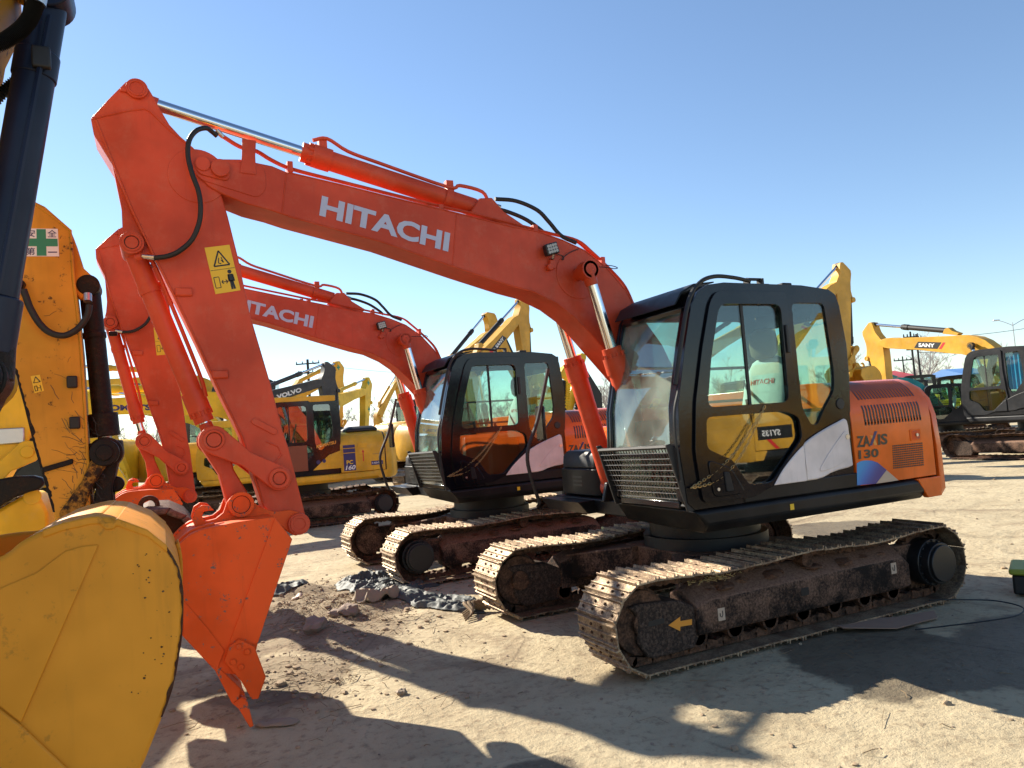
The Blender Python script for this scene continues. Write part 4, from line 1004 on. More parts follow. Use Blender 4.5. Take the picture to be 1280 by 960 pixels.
# ---- near yellow machines on the left, facing right; only their arms reach into the picture
def front_near(root):
    ox, oy, s = A_OX, 2.4, 1.25
    xf = lambda v: Vector(((ox - v.x)/s, (oy - v.y)/s, v.z/s))
    y = 2.4
    boomp = [(5.25, 4.9), (5.6, 5.15), (8.5, 6.1), (9.6, 5.9), (11.6, 3.6), (ox-.2, 1.95), (ox-.1, 1.6), (ox-.5, 1.6), (10.6, 3.4), (9.2, 4.9), (8.3, 5.3), (5.8, 4.4), (5.3, 4.55)]
    boom = MB().prism(boomp, y-.22, y+.22).build('boom', 'yellow', root, .01, xf=xf)
    armp = [(5.0, 5.6), (5.25, 5.7), (5.7, 5.0), (5.78, 4.3), (5.52, 1.5), (5.42, 1.35), (5.3, 1.45), (5.15, 2.3), (5.04, 3.0), (4.99, 3.3), (4.93, 3.45), (4.93, 3.6), (5.02, 3.7), (5.0, 4.6)]
    arm = MB().prism(armp, y-.17, y+.17).build('arm', 'yellow_worn', root, .012, xf=xf)
    lugp = [(4.80, 3.72), (4.76, 3.62), (4.78, 3.55), (4.86, 3.52), (5.05, 3.6), (5.05, 3.8)]
    for d in (-.11, .11): MB().prism(lugp, y+d-.02, y+d+.02).build('cylinder_lug', 'yellow_worn', arm, .01, xf=xf)
    (x0, z0), (x1, z1), (x2, z2), (xk, zk) = [(4.823,3.537),(5.019,2.374),(5.033,2.221),(5.082,2.083)]
    p0, p1, p2, k = Vector((x0, y, z0)), Vector((x1, y, z1)), Vector((x2, y, z2)), Vector((xk, y, zk))
    d_ = (p1-p0).normalized()
    cy = MB().cyl(p0 + d_*.02, p1, .069, .069, 32).cyl(p0 + d_*.24, p0 + d_*.34, .074, .074, 32).cyl(p1, p1 + d_*.2, .085, .085, 32).cyl(p1 + d_*.2, p1 + d_*.23, .08, .08, 32).ycyl(p0.x, p0.z, y-.085, y+.085, .085, 28)
    c = cy.build('bucket_cylinder', 'navy', root, .004, xf=xf)
    MB().cyl(p1 + d_*.2, k, .048, .048, 24).build('rod', 'chrome', c, xf=xf)
    MB().cyl(p2 - d_*.02, p2 + d_*.14, .07, .085, 24).ycyl(k.x, k.z, y-.08, y+.08, .1, 28).build('rod_end', 'greasy', c, .006, xf=xf)
    MB().tube([p0 + d_*.12 + Vector((-.03, .07, 0)), p0 + d_*.3 + Vector((-.03, .085, 0)), p1 + Vector((-.02, .09, 0))], .01, 6).build('pipe', 'navy', c, xf=xf)
    MB().box((x0-.03+.02, y+.07, z0-.33), (x0+.03+.02, y+.1, z0-.25)).build('clamp', 'darkmetal', c, .005, xf=xf)
    # corrugated hose
    hp = catmull([(xx, y+.18, zz) for xx, zz in [(4.834,3.454),(4.845,3.393),(4.871,3.324),(4.915,3.269),(4.968,3.226),(5.046,3.203)]], 26)
    MB().tube(hp, lambda t: .024 + .004*(1 if int(t*(len(hp)-1)) % 2 else -1), 10).build('ribbed_hose', 'rubber', arm, xf=xf)
    MB().cyl(hp[0], hp[24], .034, .032, 14).build('hose_sleeve', 'steel', arm, xf=xf)
    hp = catmull([(xx, y-.1, zz) for xx, zz in [(4.923,3.254),(4.970,3.207),(5.028,3.131),(5.081,3.002)]], 16)
    MB().tube(hp, lambda t: .02 + .0035*(1 if int(t*(len(hp)-1)) % 2 else -1), 10).build('ribbed_hose', 'rubber', arm, xf=xf)
    # links
    for dd in (-.2, .2):
        MB().prism(capsule((xk, zk), (5.42, 1.62), .09, .1), y+dd-.02, y+dd+.02).build('side_link', 'yellow_worn', root, .008, xf=xf)
    MB().prism(capsule((xk, zk), (5.2, 1.66), .09, .1), y-.12, y+.12).build('centre_link', 'greasy', root, .01, xf=xf)
    MB().ycyl(xk-.03, zk-.07, y+.12, y+.26, .05, 18).tube([(xk-.02, y+.2, zk-.1), (xk-.09, y+.2, zk-.14)], .018, 8).build('link_pin', 'greasy', root, .006, xf=xf)
    # bucket
    o = [(5.126,1.507),(5.031,1.513),(4.932,1.514),(4.884,1.548),(4.828,1.573),(4.778,1.587),(4.705,1.597),(4.661,1.594),(4.623,1.581),(4.556,1.539),(4.503,1.484),(4.474,1.420),(4.463,1.340),(4.471,1.220),(4.485,1.146),(4.506,1.057),(4.541,0.972),(4.591,0.860),(4.639,0.783)]+[(4.76, .32), (4.98, .12), (5.3, .1), (5.62, .3), (5.75, .8), (5.6, 1.3)]
    o = smooth2(o[:17], 4) + o[17:]
    W_ = .42; yc = 2.555
    bk = MB()
    cc = Vector((5.05, .9)); inn = []
    shell = o[8:69]
    for x, z in shell:
        n_ = (cc - Vector((x, z))).normalized()*.03; inn.append((x+n_.x, z+n_.y))
    bk.prism(shell + inn[::-1], yc-W_, yc+W_)
    b = bk.build('bucket', 'yellow_bucket', root, .004, xf=xf)
    for sg in (1, -1): MB().prism(o, yc+sg*W_, yc+sg*(W_+.025)).build('side_plate', 'yellow_bucket', b, .01, xf=xf)
    Y2 = yc+W_+.025
    p_ = [(5.128,1.416),(4.935,1.427),(4.845,1.458),(4.773,1.509),(4.730,1.518),(4.686,1.517),(4.895,1.046),(4.944,1.104),(5.129,1.326)]
    MB().prism(p_, Y2, Y2+.007).build('raised_plate', 'yellow_bucket', b, .006, xf=xf)
    p_ = [(5.130,1.311),(4.944,1.098),(4.895,1.042),(4.787,0.894),(4.727,0.767),(5.017,0.787),(5.137,0.954)]
    MB().prism(p_, Y2, Y2+.011).build('cutting_edge', 'yellow_bucket', b, .006, xf=xf)
    rj = random.Random(4); eo = [(4.637,1.585),(4.594,1.563),(4.556,1.539),(4.526,1.512),(4.503,1.484),(4.487,1.453),(4.474,1.420),(4.466,1.379),(4.463,1.340),(4.466,1.280),(4.471,1.220),(4.477,1.183),(4.485,1.146),(4.494,1.101),(4.506,1.057),(4.522,1.014),(4.541,0.972)]
    ed = []; 
    for i in range(len(eo)-1):
        for k in range(5): t = k/5; ed.append((eo[i][0]*(1-t)+eo[i+1][0]*t, eo[i][1]*(1-t)+eo[i+1][1]*t))
    inn2 = [tuple(Vector(p_) + (cc-Vector(p_)).normalized()*(.004 + .007*max(0, noise.noise(Vector((i*.35, 0, 0)))+.3) + .014*max(0, noise.noise(Vector((i*.12, 7, 0)))-.1) + rj.uniform(0, .0015))) for i, p_ in enumerate(ed)]
    MB().prism(ed + inn2[::-1], yc+W_+.024, yc+W_+.0262).build('worn_edge', 'rusty', b, xf=xf)
    sc2 = MB()
    for i in range(30):
        a_ = ed[rj.randrange(14, 70)]; dd = rj.uniform(.02, .14); q_ = Vector(a_) + (cc-Vector(a_)).normalized()*dd; r0 = rj.uniform(.0008, .0032)
        sc2.prism([(q_.x + r0*math.cos(u)*rj.uniform(.6, 1.6), q_.y + r0*math.sin(u)*rj.uniform(.6, 1.6)) for u in [k*1.05 for k in range(6)]], yc+W_+.0252, yc+W_+.0258)
    sc2.build('paint_chips', 'rusty', b, xf=xf, kind='stuff')
    for yy in (-.25,):
        ou = [((x-cc.x)*1.02+cc.x, (z-cc.y)*1.02+cc.y) for x, z in o[44:64]]
        MB().prism(ou + o[44:64][::-1], yc+yy-.06, yc+yy+.06).build('wear_strap', 'yellow_bucket', b, .003, xf=xf)
    # rim on the top shell
    rp = [(4.828,1.573),(4.778,1.587),(4.705,1.597),(4.683,1.596),(4.667,1.576),(4.646,1.575),(4.637,1.585),(4.556,1.541),(4.503,1.486)]
    MB().prism([(x, z+.004) for x, z in rp] + [(x, z-.02) for x, z in rp[::-1]], yc-W_-.02, yc+W_+.03).build('top_rim', 'yellow_bucket', b, .004, xf=xf)
    for d in (-.2, .2):
        MB().prism([(5.08, 1.5), (5.17, 1.76), (5.28, 1.6), (5.45, 1.55), (5.5, 1.3), (5.2, 1.3)], yc+d-.025, yc+d+.025).build('hinge_ear', 'yellow_bucket', b, .01, xf=xf)
    for i in range(5):
        yy = yc - .38 + .19*i
        MB().prism([(5.25, .12), (5.35, -.02 + .05), (5.5, .03), (5.62, .3), (5.5, .36)], yy-.05, yy+.05).build('tooth', 'darkmetal', b, .01, xf=xf)
A_OX = 13.6
ybase = dict(body='yellow', boom='yellow', arm='yellow', cab='black', bucket='yellow')
make_excavator('excavator', 'nearest yellow excavator, its ochre bucket and navy cylinder at the left edge', 'excavator', (A_OX, 2.4, 0), math.pi, 1.25, 0, 0, spec(**ybase, front=front_near))

def front_sticker(root):
    ox, oy, s = B_OX, -1.0, 1.25
    xf = lambda v: Vector(((ox - v.x)/s, (oy - v.y)/s, v.z/s))
    y = -1.0
    MB().prism([(5.5, 3.5), (6.0, 3.75), (8.8, 5.0), (9.8, 4.9), (11.8, 3.3), (ox-.2, 1.95), (ox-.1, 1.6), (ox-.5, 1.6), (10.8, 3.1), (9.4, 4.2), (8.6, 4.3), (6.2, 3.0), (5.6, 3.1)], y-.2, y+.2).build('boom', 'yellow', root, .01, xf=xf)
    ap = [(5.649,3.637),(5.432,3.758),(5.303,3.730),(5.223,3.687),(5.063,3.524),(5.060,3.137),(5.043,2.894),(5.027,2.584),(5.018,2.101),(5.012,1.683),(5.004,1.327),(5.022,1.094),(5.087,1.015),(5.177,1.057),(5.241,1.396),(5.284,1.609),(5.344,1.888),(5.399,2.200),(5.454,2.477),(5.546,2.829),(5.631,3.238)]
    arm = MB().prism(ap, y-.18, y+.18).build('arm', 'yellow_worn', root, .008, xf=xf)
    MB().tube([(x, y+.181, z) for x, z in [(5.303,3.718),(5.063,3.511),(5.055,3.137),(5.037,2.894),(5.022,2.584),(5.013,2.101),(5.007,1.682)]], .01, 6).build('weld_seam', 'yellow_worn', arm, xf=xf)
    lg = [(5.081,3.533),(5.046,3.460),(4.995,3.243),(4.933,3.176),(4.909,3.101),(4.950,3.013),(5.025,3.000),(5.075,3.086)]
    MB().prism(lg, y-.12, y+.12).build('cylinder_lug', 'yellow_worn', arm, .008, xf=xf)
    (x0, z0), (x1, z1), (x2, z2) = [(4.965,3.108),(4.909,2.103),(4.897,1.817)]
    p0, p1, p2 = Vector((x0, y, z0)), Vector((x1, y, z1)), Vector((x2, y, z2)); d_ = (p1-p0).normalized()
    c = MB().cyl(p0, p1, .074, .074, 28).cyl(p1-d_*.02, p1+d_*.16, .105, .105, 28).ycyl(x0, z0, y-.128, y+.128, .08, 28).cyl(p0+d_*.35, p0+d_*.4, .082, .082, 28).tube([p0+d_*.37+Vector((-.1, .05, 0)), p0+d_*.37+Vector((-.16, .05, 0))], .02, 8).build('bucket_cylinder', 'greasy', root, .006, xf=xf)
    MB().cyl(p1, p2, .05, .05, 24).build('rod', 'steel', c, xf=xf)
    MB().cyl(p1+d_*.2, p1+d_*.3, .12, .12, 24).ycyl(x2, z2, y-.13, y+.13, .12, 26).build('rod_end', 'greasy', c, .01, xf=xf)
    kk = [(4.897,1.817),(5.132,1.388),(4.934,1.273),(4.841,1.570),(4.874,1.266)]
    for dd in (-.19, .19):
        MB().prism(capsule(kk[0], kk[1], .065, .07), y+dd-.03, y+dd+.03).build('side_link', 'burnt_yellow', root, .015, xf=xf)
    MB().ycyl(kk[0][0], kk[0][1], y+.13, y+.24, .1, 26).ycyl(kk[0][0], kk[0][1], y+.24, y+.255, .06, 20).build('link_boss', 'greasy', root, .008, xf=xf)
    MB().prism(capsule(kk[0], kk[2], .1, .09), y-.14, y+.14).build('centre_link', 'greasy', root, .01, xf=xf)
    MB().ycyl(kk[3][0], kk[3][1], y-.05, y+.05, .06, 20).prism([kk[3], kk[4], (kk[4][0]+.12, kk[4][1])], y-.03, y+.03).build('link_lug', 'greasy', root, .01, xf=xf)
    # sagging hose and fittings
    hp = [(5.367,3.038),(5.354,2.993),(5.328,2.902),(5.274,2.789),(5.209,2.720),(5.122,2.698),(5.042,2.741),(4.990,2.805),(4.962,2.869),(4.953,2.927)]
    MB().tube(catmull([(x, y+.26, z) for x, z in hp], 5), .024, 10).build('hose', 'rubber', arm, xf=xf)
    f = [(5.391,3.128),(5.353,3.093),(5.384,3.023),(5.413,3.046)]
    MB().prism(f, y+.18, y+.26).build('hose_block', 'greasy', arm, .01, xf=xf)
    f = [(4.964,2.956),(4.964,3.016)]
    MB().tube([(f[0][0], y+.24, f[0][1]), (f[1][0], y+.22, f[1][1])], .03, 10).build('hose_fitting', 'steel', arm, xf=xf)
    for (x, z) in [(5.090,2.359),(5.083,2.055)]:
        MB().box((x-.035, y+.18, z-.045), (x+.035, y+.21, z+.045)).build('hose_lug', 'darkmetal', arm, .008, xf=xf)
    (x, z) = [(5.203,1.752)][0]
    MB().prism(rounded([(x-.1, z+.04), (x+.1, z-.01), (x+.1, z-.05), (x-.1, z)], .015), y+.18, y+.2).build('pad', 'greasy', arm, .004, xf=xf)
    # scratches as thin dark scores
    rs = random.Random(5); sc_ = MB()
    for i in range(60):
        px, pz = rs.uniform(4.9, 5.12), rs.uniform(1.35, 2.05); a = rs.gauss(.8, .5); l = rs.uniform(.04, .16)
        if i < 5: px, pz = rs.uniform(4.95, 5.2), rs.uniform(2.2, 3.1)
        q = [(px + l*t*math.cos(a) + rs.uniform(-.01, .01), y+.1808, pz + l*t*math.sin(a) + rs.uniform(-.01, .01)) for t in (0, .35, .7, 1)]
        sc_.tube(q, rs.uniform(.001, .0026), 3)
    sc_.build('scratches', 'decal_black', arm, xf=xf, kind='stuff')
    le = [(5.454,2.477),(5.399,2.200),(5.344,1.888),(5.284,1.609),(5.241,1.396)]; rj = random.Random(8)
    ed = [(le[i][0]*(1-t)+le[i+1][0]*t, le[i][1]*(1-t)+le[i+1][1]*t) for i in range(4) for t in [k/14 for k in range(14)]]
    MB().prism(ed + [(x - .012 - .04*max(0, noise.noise(Vector((i*.21, 3, 0)))) - rj.uniform(0, .008), z) for i, (x, z) in enumerate(ed)][::-1], y+.1802, y+.1812).build('worn_edge', 'greasy', arm, xf=xf)
    # safety sticker
    q = [(5.358,3.512),(5.145,3.519),(5.143,3.309),(5.365,3.302)]
    tl, tr, br, bl = [Vector((x, 0, z)) for x, z in q]; Ys = y+.183
    sk = MB().prism(q, y+.1805, Ys).build('safety_sticker', 'decal_white', arm, xf=xf)
    W = lambda u, v: tl.lerp(tr, u).lerp(bl.lerp(br, u), v)
    Lq = lambda us: [(W(u, v).x, W(u, v).z) for u, v in us]
    MB().prism(Lq([(.36,.02),(.64,.02),(.64,.36),(.98,.36),(.98,.64),(.64,.64),(.64,.98),(.36,.98),(.36,.64),(.02,.64),(.02,.36),(.36,.36)]), Ys, Ys+.001).build('green_cross', 'decal_green', sk, xf=xf)
    for ch, u, v in (('安', .04, .31), ('全', .68, .31), ('第', .04, .96), ('一', .68, .87)):
        o = W(u, v); ux = (tr-tl)*.28; uy = (tl-bl)*(.27 if ch != '一' else .04)
        O = Vector((o.x, Ys+.0012, o.z))
        text('lettering', ch, 'decal_blue', sk, O, ux, uy, .012, xf=xf, ext=0)
    q = [(5.352,2.413),(5.294,2.422),(5.271,2.302),(5.331,2.287)]
    ws = MB().prism(q, y+.1805, y+.182).build('warning_sticker', 'decal_yellow', arm, xf=xf)
    a_, b_, c_, d2 = [Vector((x, 0, z)) for x, z in q]; W3 = lambda u, v: a_.lerp(b_, u).lerp(d2.lerp(c_, u), v)
    t = MB()
    for pts in ([(.5,.08),(.15,.42)],[(.15,.42),(.85,.42)],[(.85,.42),(.5,.08)],[(.15,.62),(.4,.62)],[(.15,.9),(.4,.9)],[(.15,.62),(.15,.9)],[(.4,.62),(.4,.9)],[(.75,.6),(.75,.95)],[(.45,.76),(.65,.76)]):
        t.tube([(W3(*p).x, y+.1825, W3(*p).z) for p in pts], .0035, 3)
    t.build('pictogram', 'decal_black', ws, xf=xf)
    # rusty bucket hanging behind the orange one
    o = [(4.872,1.389),(4.723,1.348),(4.621,1.390),(4.473,1.380),(4.362,1.313),(4.308,1.241),(4.294,1.135),(4.329,0.995),(4.420,0.865),(4.572,0.788),(4.772,0.780),(4.979,0.853),(5.093,0.987),(5.114,1.126),(5.031,1.309)]
    yc, W_ = -1.0, .55
    shell = o[1:11]; cc = Vector((sum(p[0] for p in o)/len(o), sum(p[1] for p in o)/len(o))); inn = [tuple(Vector(p) + (cc-Vector(p)).normalized()*.05) for p in shell]
    b = MB().prism(shell + inn[::-1], yc-W_, yc+W_).build('bucket', 'rusty', root, .01, xf=xf)
    MB().prism([tuple(Vector(p) + (cc-Vector(p)).normalized()*.03) for p in o], yc+W_-.1, yc+W_-.08).build('side_plate', 'rusty', b, .01, xf=xf)
    MB().prism(o, yc-W_-.001, yc-W_+.03).build('side_plate', 'rusty', b, .01, xf=xf)
    rp = [(4.714,1.346),(4.621,1.390),(4.473,1.380),(4.362,1.313),(4.308,1.241),(4.300,1.136)]
    for i in range(5):
        m0, m1 = rp[i], rp[i+1]; n0 = tuple(Vector(m0)+(cc-Vector(m0)).normalized()*.05); n1 = tuple(Vector(m1)+(cc-Vector(m1)).normalized()*.05)
        MB().prism([m0, m1, n1, n0], yc+W_, yc+W_+.05+.01*(i % 2)).build('wear_edge', 'dusty_edge', b, .012, xf=xf)
    lx, lz = [(4.614,1.394)][0]
    MB().ring(lx, lz, yc+.2, yc+.26, .075, .04).build('lifting_eye', 'rusty', b, .006, xf=xf)
B_OX = 13.4
make_excavator('excavator', 'scratched yellow excavator with a white and green safety sticker on its arm', 'excavator', (B_OX, -1.0, 0), math.pi, 1.25, 0, 0, spec(**ybase, front=front_sticker))

def front_far(root):
    ox, oy, s = C_OX, -4.7, 1.2
    xf = lambda v: Vector(((ox - v.x)/s, (oy - v.y)/s, v.z/s))
    y = -4.7
    MB().prism([(6.6, 3.2), (7.2, 3.7), (9.2, 4.9), (10.2, 4.8), (12, 3.2), (ox-.2, 1.85), (ox-.1, 1.5), (ox-.5, 1.5), (11, 3.0), (9.8, 4.1), (9, 4.2), (7.4, 2.9), (6.8, 2.8)], y-.2, y+.2).build('boom', 'yellow_bright', root, .01, xf=xf)
    ap = [(6.716,3.176),(6.361,2.807),(5.999,2.794),(5.891,2.513),(5.811,2.324),(5.881,2.071),(6.172,1.517),(6.400,1.293),(6.679,1.673),(6.591,2.371)]
    MB().prism(ap, y-.2, y+.2).build('arm', 'yellow_bright', root, .02, xf=xf)
    (x, z) = [(6.059,2.110)][0]
    MB().box((x-.14, y+.2, z-.09), (x+.14, y+.24, z+.09)).build('grease_block', 'steel', root, .01, xf=xf)
    a_, b_ = [(6.299,1.640),(5.887,1.915)]
    MB().prism(capsule(a_, b_, .15, .13), y+.24, y+.3).ycyl(b_[0], b_[1], y+.3, y+.32, .07, 20).build('side_link', 'yellow_bright', root, .01, xf=xf)
    q = [(5.956,2.080),(5.845,2.072),(5.801,1.938),(5.884,1.823),(5.977,1.877)]
    MB().prism(q, y-.1, y+.1).build('rod_end', 'rubber', root, .01, xf=xf)
    q = [(6.282,1.612),(6.135,1.638),(5.986,1.657),(5.811,1.646),(5.722,1.611),(5.707,1.540),(5.765,1.486),(5.867,1.467),(5.993,1.421),(6.144,1.329),(6.291,1.265)]
    MB().prism(q, y+.3, y+.5).build('bucket_lip', 'greasy', root, .02, xf=xf)
    q = [(5.934,1.435),(5.843,1.456),(5.768,1.372),(5.707,1.213),(5.710,0.728),(5.950,0.463),(6.201,0.443),(6.436,0.829),(6.327,1.255),(6.178,1.297),(6.024,1.384)]
    b = MB().prism(q, y-.5, y+.3).build('bucket', 'yellow_bright', root, .03, xf=xf)
    (x, z) = [(5.851,1.410)][0]
    MB().ycyl(x, z, y+.3, y+.33, .09, 24).build('pin_cap', 'yellow_bright', b, .006, xf=xf)
C_OX = 14.2
make_excavator('excavator', 'bright yellow excavator low at the left edge, behind the scratched arm', 'excavator', (C_OX, -4.7, 0), math.pi, 1.2, 0, 0, spec(**dict(ybase, body='yellow_bright'), front=front_far))

# hooked yellow machine arm with coiled hoses behind the second machine
root = thing('drilling_rig', 'yellow hooked arm with coiled hoses, beyond the second engine cover', 'drilling rig', (-4.0, -9.2, 0))
xf = lambda v: Vector((v.x + 4.0, v.y + 9.2, v.z))
p = [(-3.637,2.836),(-3.703,2.966),(-3.763,3.039),(-3.970,3.166),(-4.109,3.247),(-4.179,3.293),(-4.299,3.387),(-4.384,3.346),(-4.399,3.268),(-4.314,3.079),(-4.219,2.775),(-4.100,2.437),(-3.938,2.105),(-3.835,1.697),(-3.579,1.714),(-3.676,2.082),(-3.832,2.375),(-3.969,2.633),(-3.904,2.807),(-3.832,2.847),(-3.723,2.833)]
MB().prism(p, -9.35, -9.05).build('hooked_arm', 'yellow_bright', root, .02, xf=xf)
p = [(-4.179,3.293),(-4.343,3.385),(-4.399,3.268),(-4.497,3.131),(-4.929,2.436),(-4.914,1.817),(-4.643,1.834),(-4.605,2.375),(-4.346,2.943)]
MB().prism(p, -9.55, -9.36).build('dark_boom', 'darkmetal', root, .02, xf=xf)
MB().box((-5.6, -9.9, 0), (-3.2, -8.5, 1.3)).build('base', 'grey_dark', root, .05, xf=xf)
for (q, mt) in (([(-3.660,2.751),(-3.628,2.452),(-3.615,2.024)], 'rubber'), ([(-3.774,2.708),(-3.739,2.447),(-3.659,2.152)], 'yellow_bright'), ([(-4.086,2.449),(-4.023,2.245),(-3.967,1.872)], 'rubber')):
    c = catmull([(x, -8.95, z) for x, z in q], 40); n_ = len(c)
    MB().tube([p_ + Vector((.055*math.cos(i*.9), .055*math.sin(i*.9), 0)) for i, p_ in enumerate(c)], .028, 6).build('coiled_hose', mt, root, xf=xf)

# ------------------------------------------------------------------ far setting
def tree_mesh(seed, h=9.):
    rnd = random.Random(seed); tr, br = MB(), MB()
    def grow(p, d, l, r, lvl):
        n = 3; pts = [p]
        for i in range(n):
            d = (d + Vector((rnd.gauss(0, .1), rnd.gauss(0, .1), rnd.gauss(.05, .06)))).normalized(); pts.append(pts[-1] + d*(l/n))
        (tr if lvl == 0 else br).tube(pts, lambda t: max(.012, r*(1 - .45*t)), 5 if lvl < 2 else 3, False)
        if lvl < 4:
            k = (7, 5, 4, 3)[lvl]
            for i in range(k):
                t = rnd.uniform(.35, 1.) if lvl else .3 + .7*(i+1)/k
                q = pts[min(n, int(t*n))]; ax = Vector((rnd.uniform(-1, 1), rnd.uniform(-1, 1), rnd.uniform(-.2, .5))).normalized()
                nd = (d*1.1 + ax*.85).normalized(); grow(q, nd, l*rnd.uniform(.45, .68), r*.42, lvl + 1)
    grow(Vector((0, 0, 0)), Vector((0, 0, 1)), h*.5, .13, 0)
    return tr, br
M['bark'] = plain('hazed_bark', (.3, .27, .26), .9, 0, .2, 8)  # paleness of distance haze put into the bark colour
M['leaf_dark'] = plain('dark_evergreen_leaves', (.03, .06, .02), .8, 0, .5, 3)
variants = []
for k in range(4):
    t_, b_ = tree_mesh(11 + k); rt = thing('bare_tree', 'x', 'tree', group='bare winter trees along the horizon')
    t_.build('trunk', 'bark', rt); b_.build('crown', 'bark', rt); variants.append(rt)
rnd = random.Random(3); cnt = 0
tree_label = 'leafless winter tree standing on the horizon behind the parked machines'
for i in range(90):
    a = math.radians(-115.5 + 39 - 78*(i + rnd.uniform(-.4, .4))/89); dist = rnd.uniform(88, 125)
    src = variants[i % 4]
    if i < 4: o = src
    else:
        o = src.copy(); COL.objects.link(o)
        for ch in src.children:
            c = ch.copy(); COL.objects.link(c); c.parent = o
    o.location = (CX + dist*math.cos(a), CY + dist*math.sin(a), -.1); o.rotation_euler = (0, 0, rnd.uniform(0, 6.3)); sc = rnd.uniform(.8, 1.25); o.scale = (sc, sc, sc); o['label'] = tree_label
x, y = at_px(478, 62)
bush = thing('evergreen_bush', 'dark green bushy evergreen below the raised far boom', 'bush', (x, y, 0))
lf = MB(); rb = random.Random(9)
for i in range(2600):
    u = Vector((rb.gauss(0, 1.6), rb.gauss(0, 1.6), rb.uniform(.1, 1))); p_ = Vector((u.x, u.y, 2.7*u.z*max(.2, 1 - (u.x*u.x + u.y*u.y)/16)))
    n_ = Vector((rb.uniform(-1, 1), rb.uniform(-1, 1), rb.uniform(-1, 1))).normalized(); e_2 = n_.orthogonal().normalized()*.14; f_2 = n_.cross(e_2)
    lf.add([p_ + e_2, p_ + f_2, p_ - e_2, p_ - f_2], [(0, 1, 2, 3)])
lf.build('foliage', 'leaf_dark', bush); MB().cyl((0, 0, 0), (0, 0, 1.5), .12, .06, 8).build('stem', 'bark', bush)

def pole(px, dist, h, label, arms=2, group=None, lean=0., aw=1.15, pr=.14):
    x, y = at_px(px, dist); r_ = thing('utility_pole', label, 'utility pole', (x, y, 0), -2.015 + math.pi/2, 1., group)
    r_.rotation_euler = (0, lean, -2.015 + math.pi/2)
    MB().cyl((0, 0, 0), (0, 0, h), pr, pr*.7, 12).build('post', 'darkmetal', r_)
    for i in range(arms):
        z = h - .35 - .75*i; w_ = aw - .12*i
        ca = MB().box((-w_, -.05, z-.05), (w_, .05, z+.05)).build('crossarm', 'darkmetal', r_)
        ins = MB()
        for xx in (-w_*.95, -w_*.45, w_*.45, w_*.95): ins.cyl((xx, 0, z+.05), (xx, 0, z+.22), .05, .03, 8)
        ins.build('insulators', 'darkmetal', ca)
    return x, y
M['wire'] = plain('wire', (.03, .03, .03), .6, 0, 0, 1, 0)
pa = pole(386, 62, 8.6, 'utility pole with two crossarms above the slate grey boom', 2, None, 0., .95)
pb = pole(1143, 52, 5.9, 'left one of the two close utility poles beyond the engine cover', 2, None, 0., .45, .08)
pc_ = pole(1150, 52.5, 5.75, 'right one of the two close utility poles beyond the engine cover', 1, None, 0., .3, .08)
pd = pole(1130, 75, 5.6, 'faint utility pole left of the two close ones', 1, None, 0., .8, .08)
pe = at_px(1300, 60)
def wire(a, b, za, zb, sag, label):
    pts = [(a[0] + (b[0]-a[0])*t, a[1] + (b[1]-a[1])*t, za + (zb-za)*t - sag*4*t*(1-t)) for t in [i/16 for i in range(17)]]
    o = MB().tube(pts, .02, 4).build('power_line', 'wire'); tag(o, label, 'power line'); return o
far_l = at_px(700, 90); far_r = at_px(1420, 60)
wire(pb, far_r, 5.5, 6.6, .5, 'upper power line running right from the close poles')
wire(pc_, far_r, 4.6, 5.0, .5, 'lower power line running right from the close poles')
wire(pa, at_px(640, 95), 8.3, 9.5, .8, 'power line running right from the lone utility pole')
x, y = at_px(1272, 58)
lp = thing('street_lamp', 'twin armed street lamp at the far right edge', 'street lamp', (x, y, 0), -2.015 + math.pi/2)
MB().cyl((0, 0, 0), (0, 0, 6.2), .045, .03, 10).build('post', 'steel', lp)
for s in (1, -1):
    MB().tube([(0, 0, 6.0), (s*.5, 0, 6.25), (s*.9, 0, 6.4)], .02, 6).build('arm', 'steel', lp)
    MB().box((min(s*.85, s*1.25), -.09, 6.37), (max(s*.85, s*1.25), .09, 6.45)).build('lamp_head', 'steel', lp, .02)
# far sheds
def shed(px, dist, w_, d, h, wall, roof, label, rz=0.):
    x, y = at_px(px, dist); r_ = thing('shed', label, 'shed', (x, y, 0), -2.015 + math.pi/2 + rz)
    MB().box((-w_/2, -d/2, 0), (w_/2, d/2, h)).build('wall', wall, r_)
    MB().cross([(-d/2-.3, h+.003), (0, h + d*.16), (d/2+.3, h+.003)], -w_/2-.3, w_/2+.3).build('roof', roof, r_)
    for i in range(3): MB().box((-w_*.4 + i*w_*.3, d/2, h*.35), (-w_*.4 + i*w_*.3 + w_*.12, d/2+.02, h*.75)).build('window', 'glass_dark', r_)
M['wall_white'] = plain('white_wall', (.6, .6, .6), .8, 0, .06, 3)
M['roof_blue'] = plain('blue_sheet_roof', (.08, .2, .45), .5, 0, .1, 3)
M['roof_red'] = plain('red_sheet_roof', (.4, .04, .03), .5, 0, .1, 3)
shed(478, 70, 14, 6, 2.6, 'wall_white', 'wall_white', 'long low white shed below the green bush')
shed(1196, 74, 2.6, 4, 3.4, 'wall_white', 'roof_blue', 'far shed with blue roof between the excavators', .3)
shed(1102, 74, 3.2, 5, 3.6, 'wall_white', 'roof_red', 'far shed with red roof above the orange engine cover', .5)

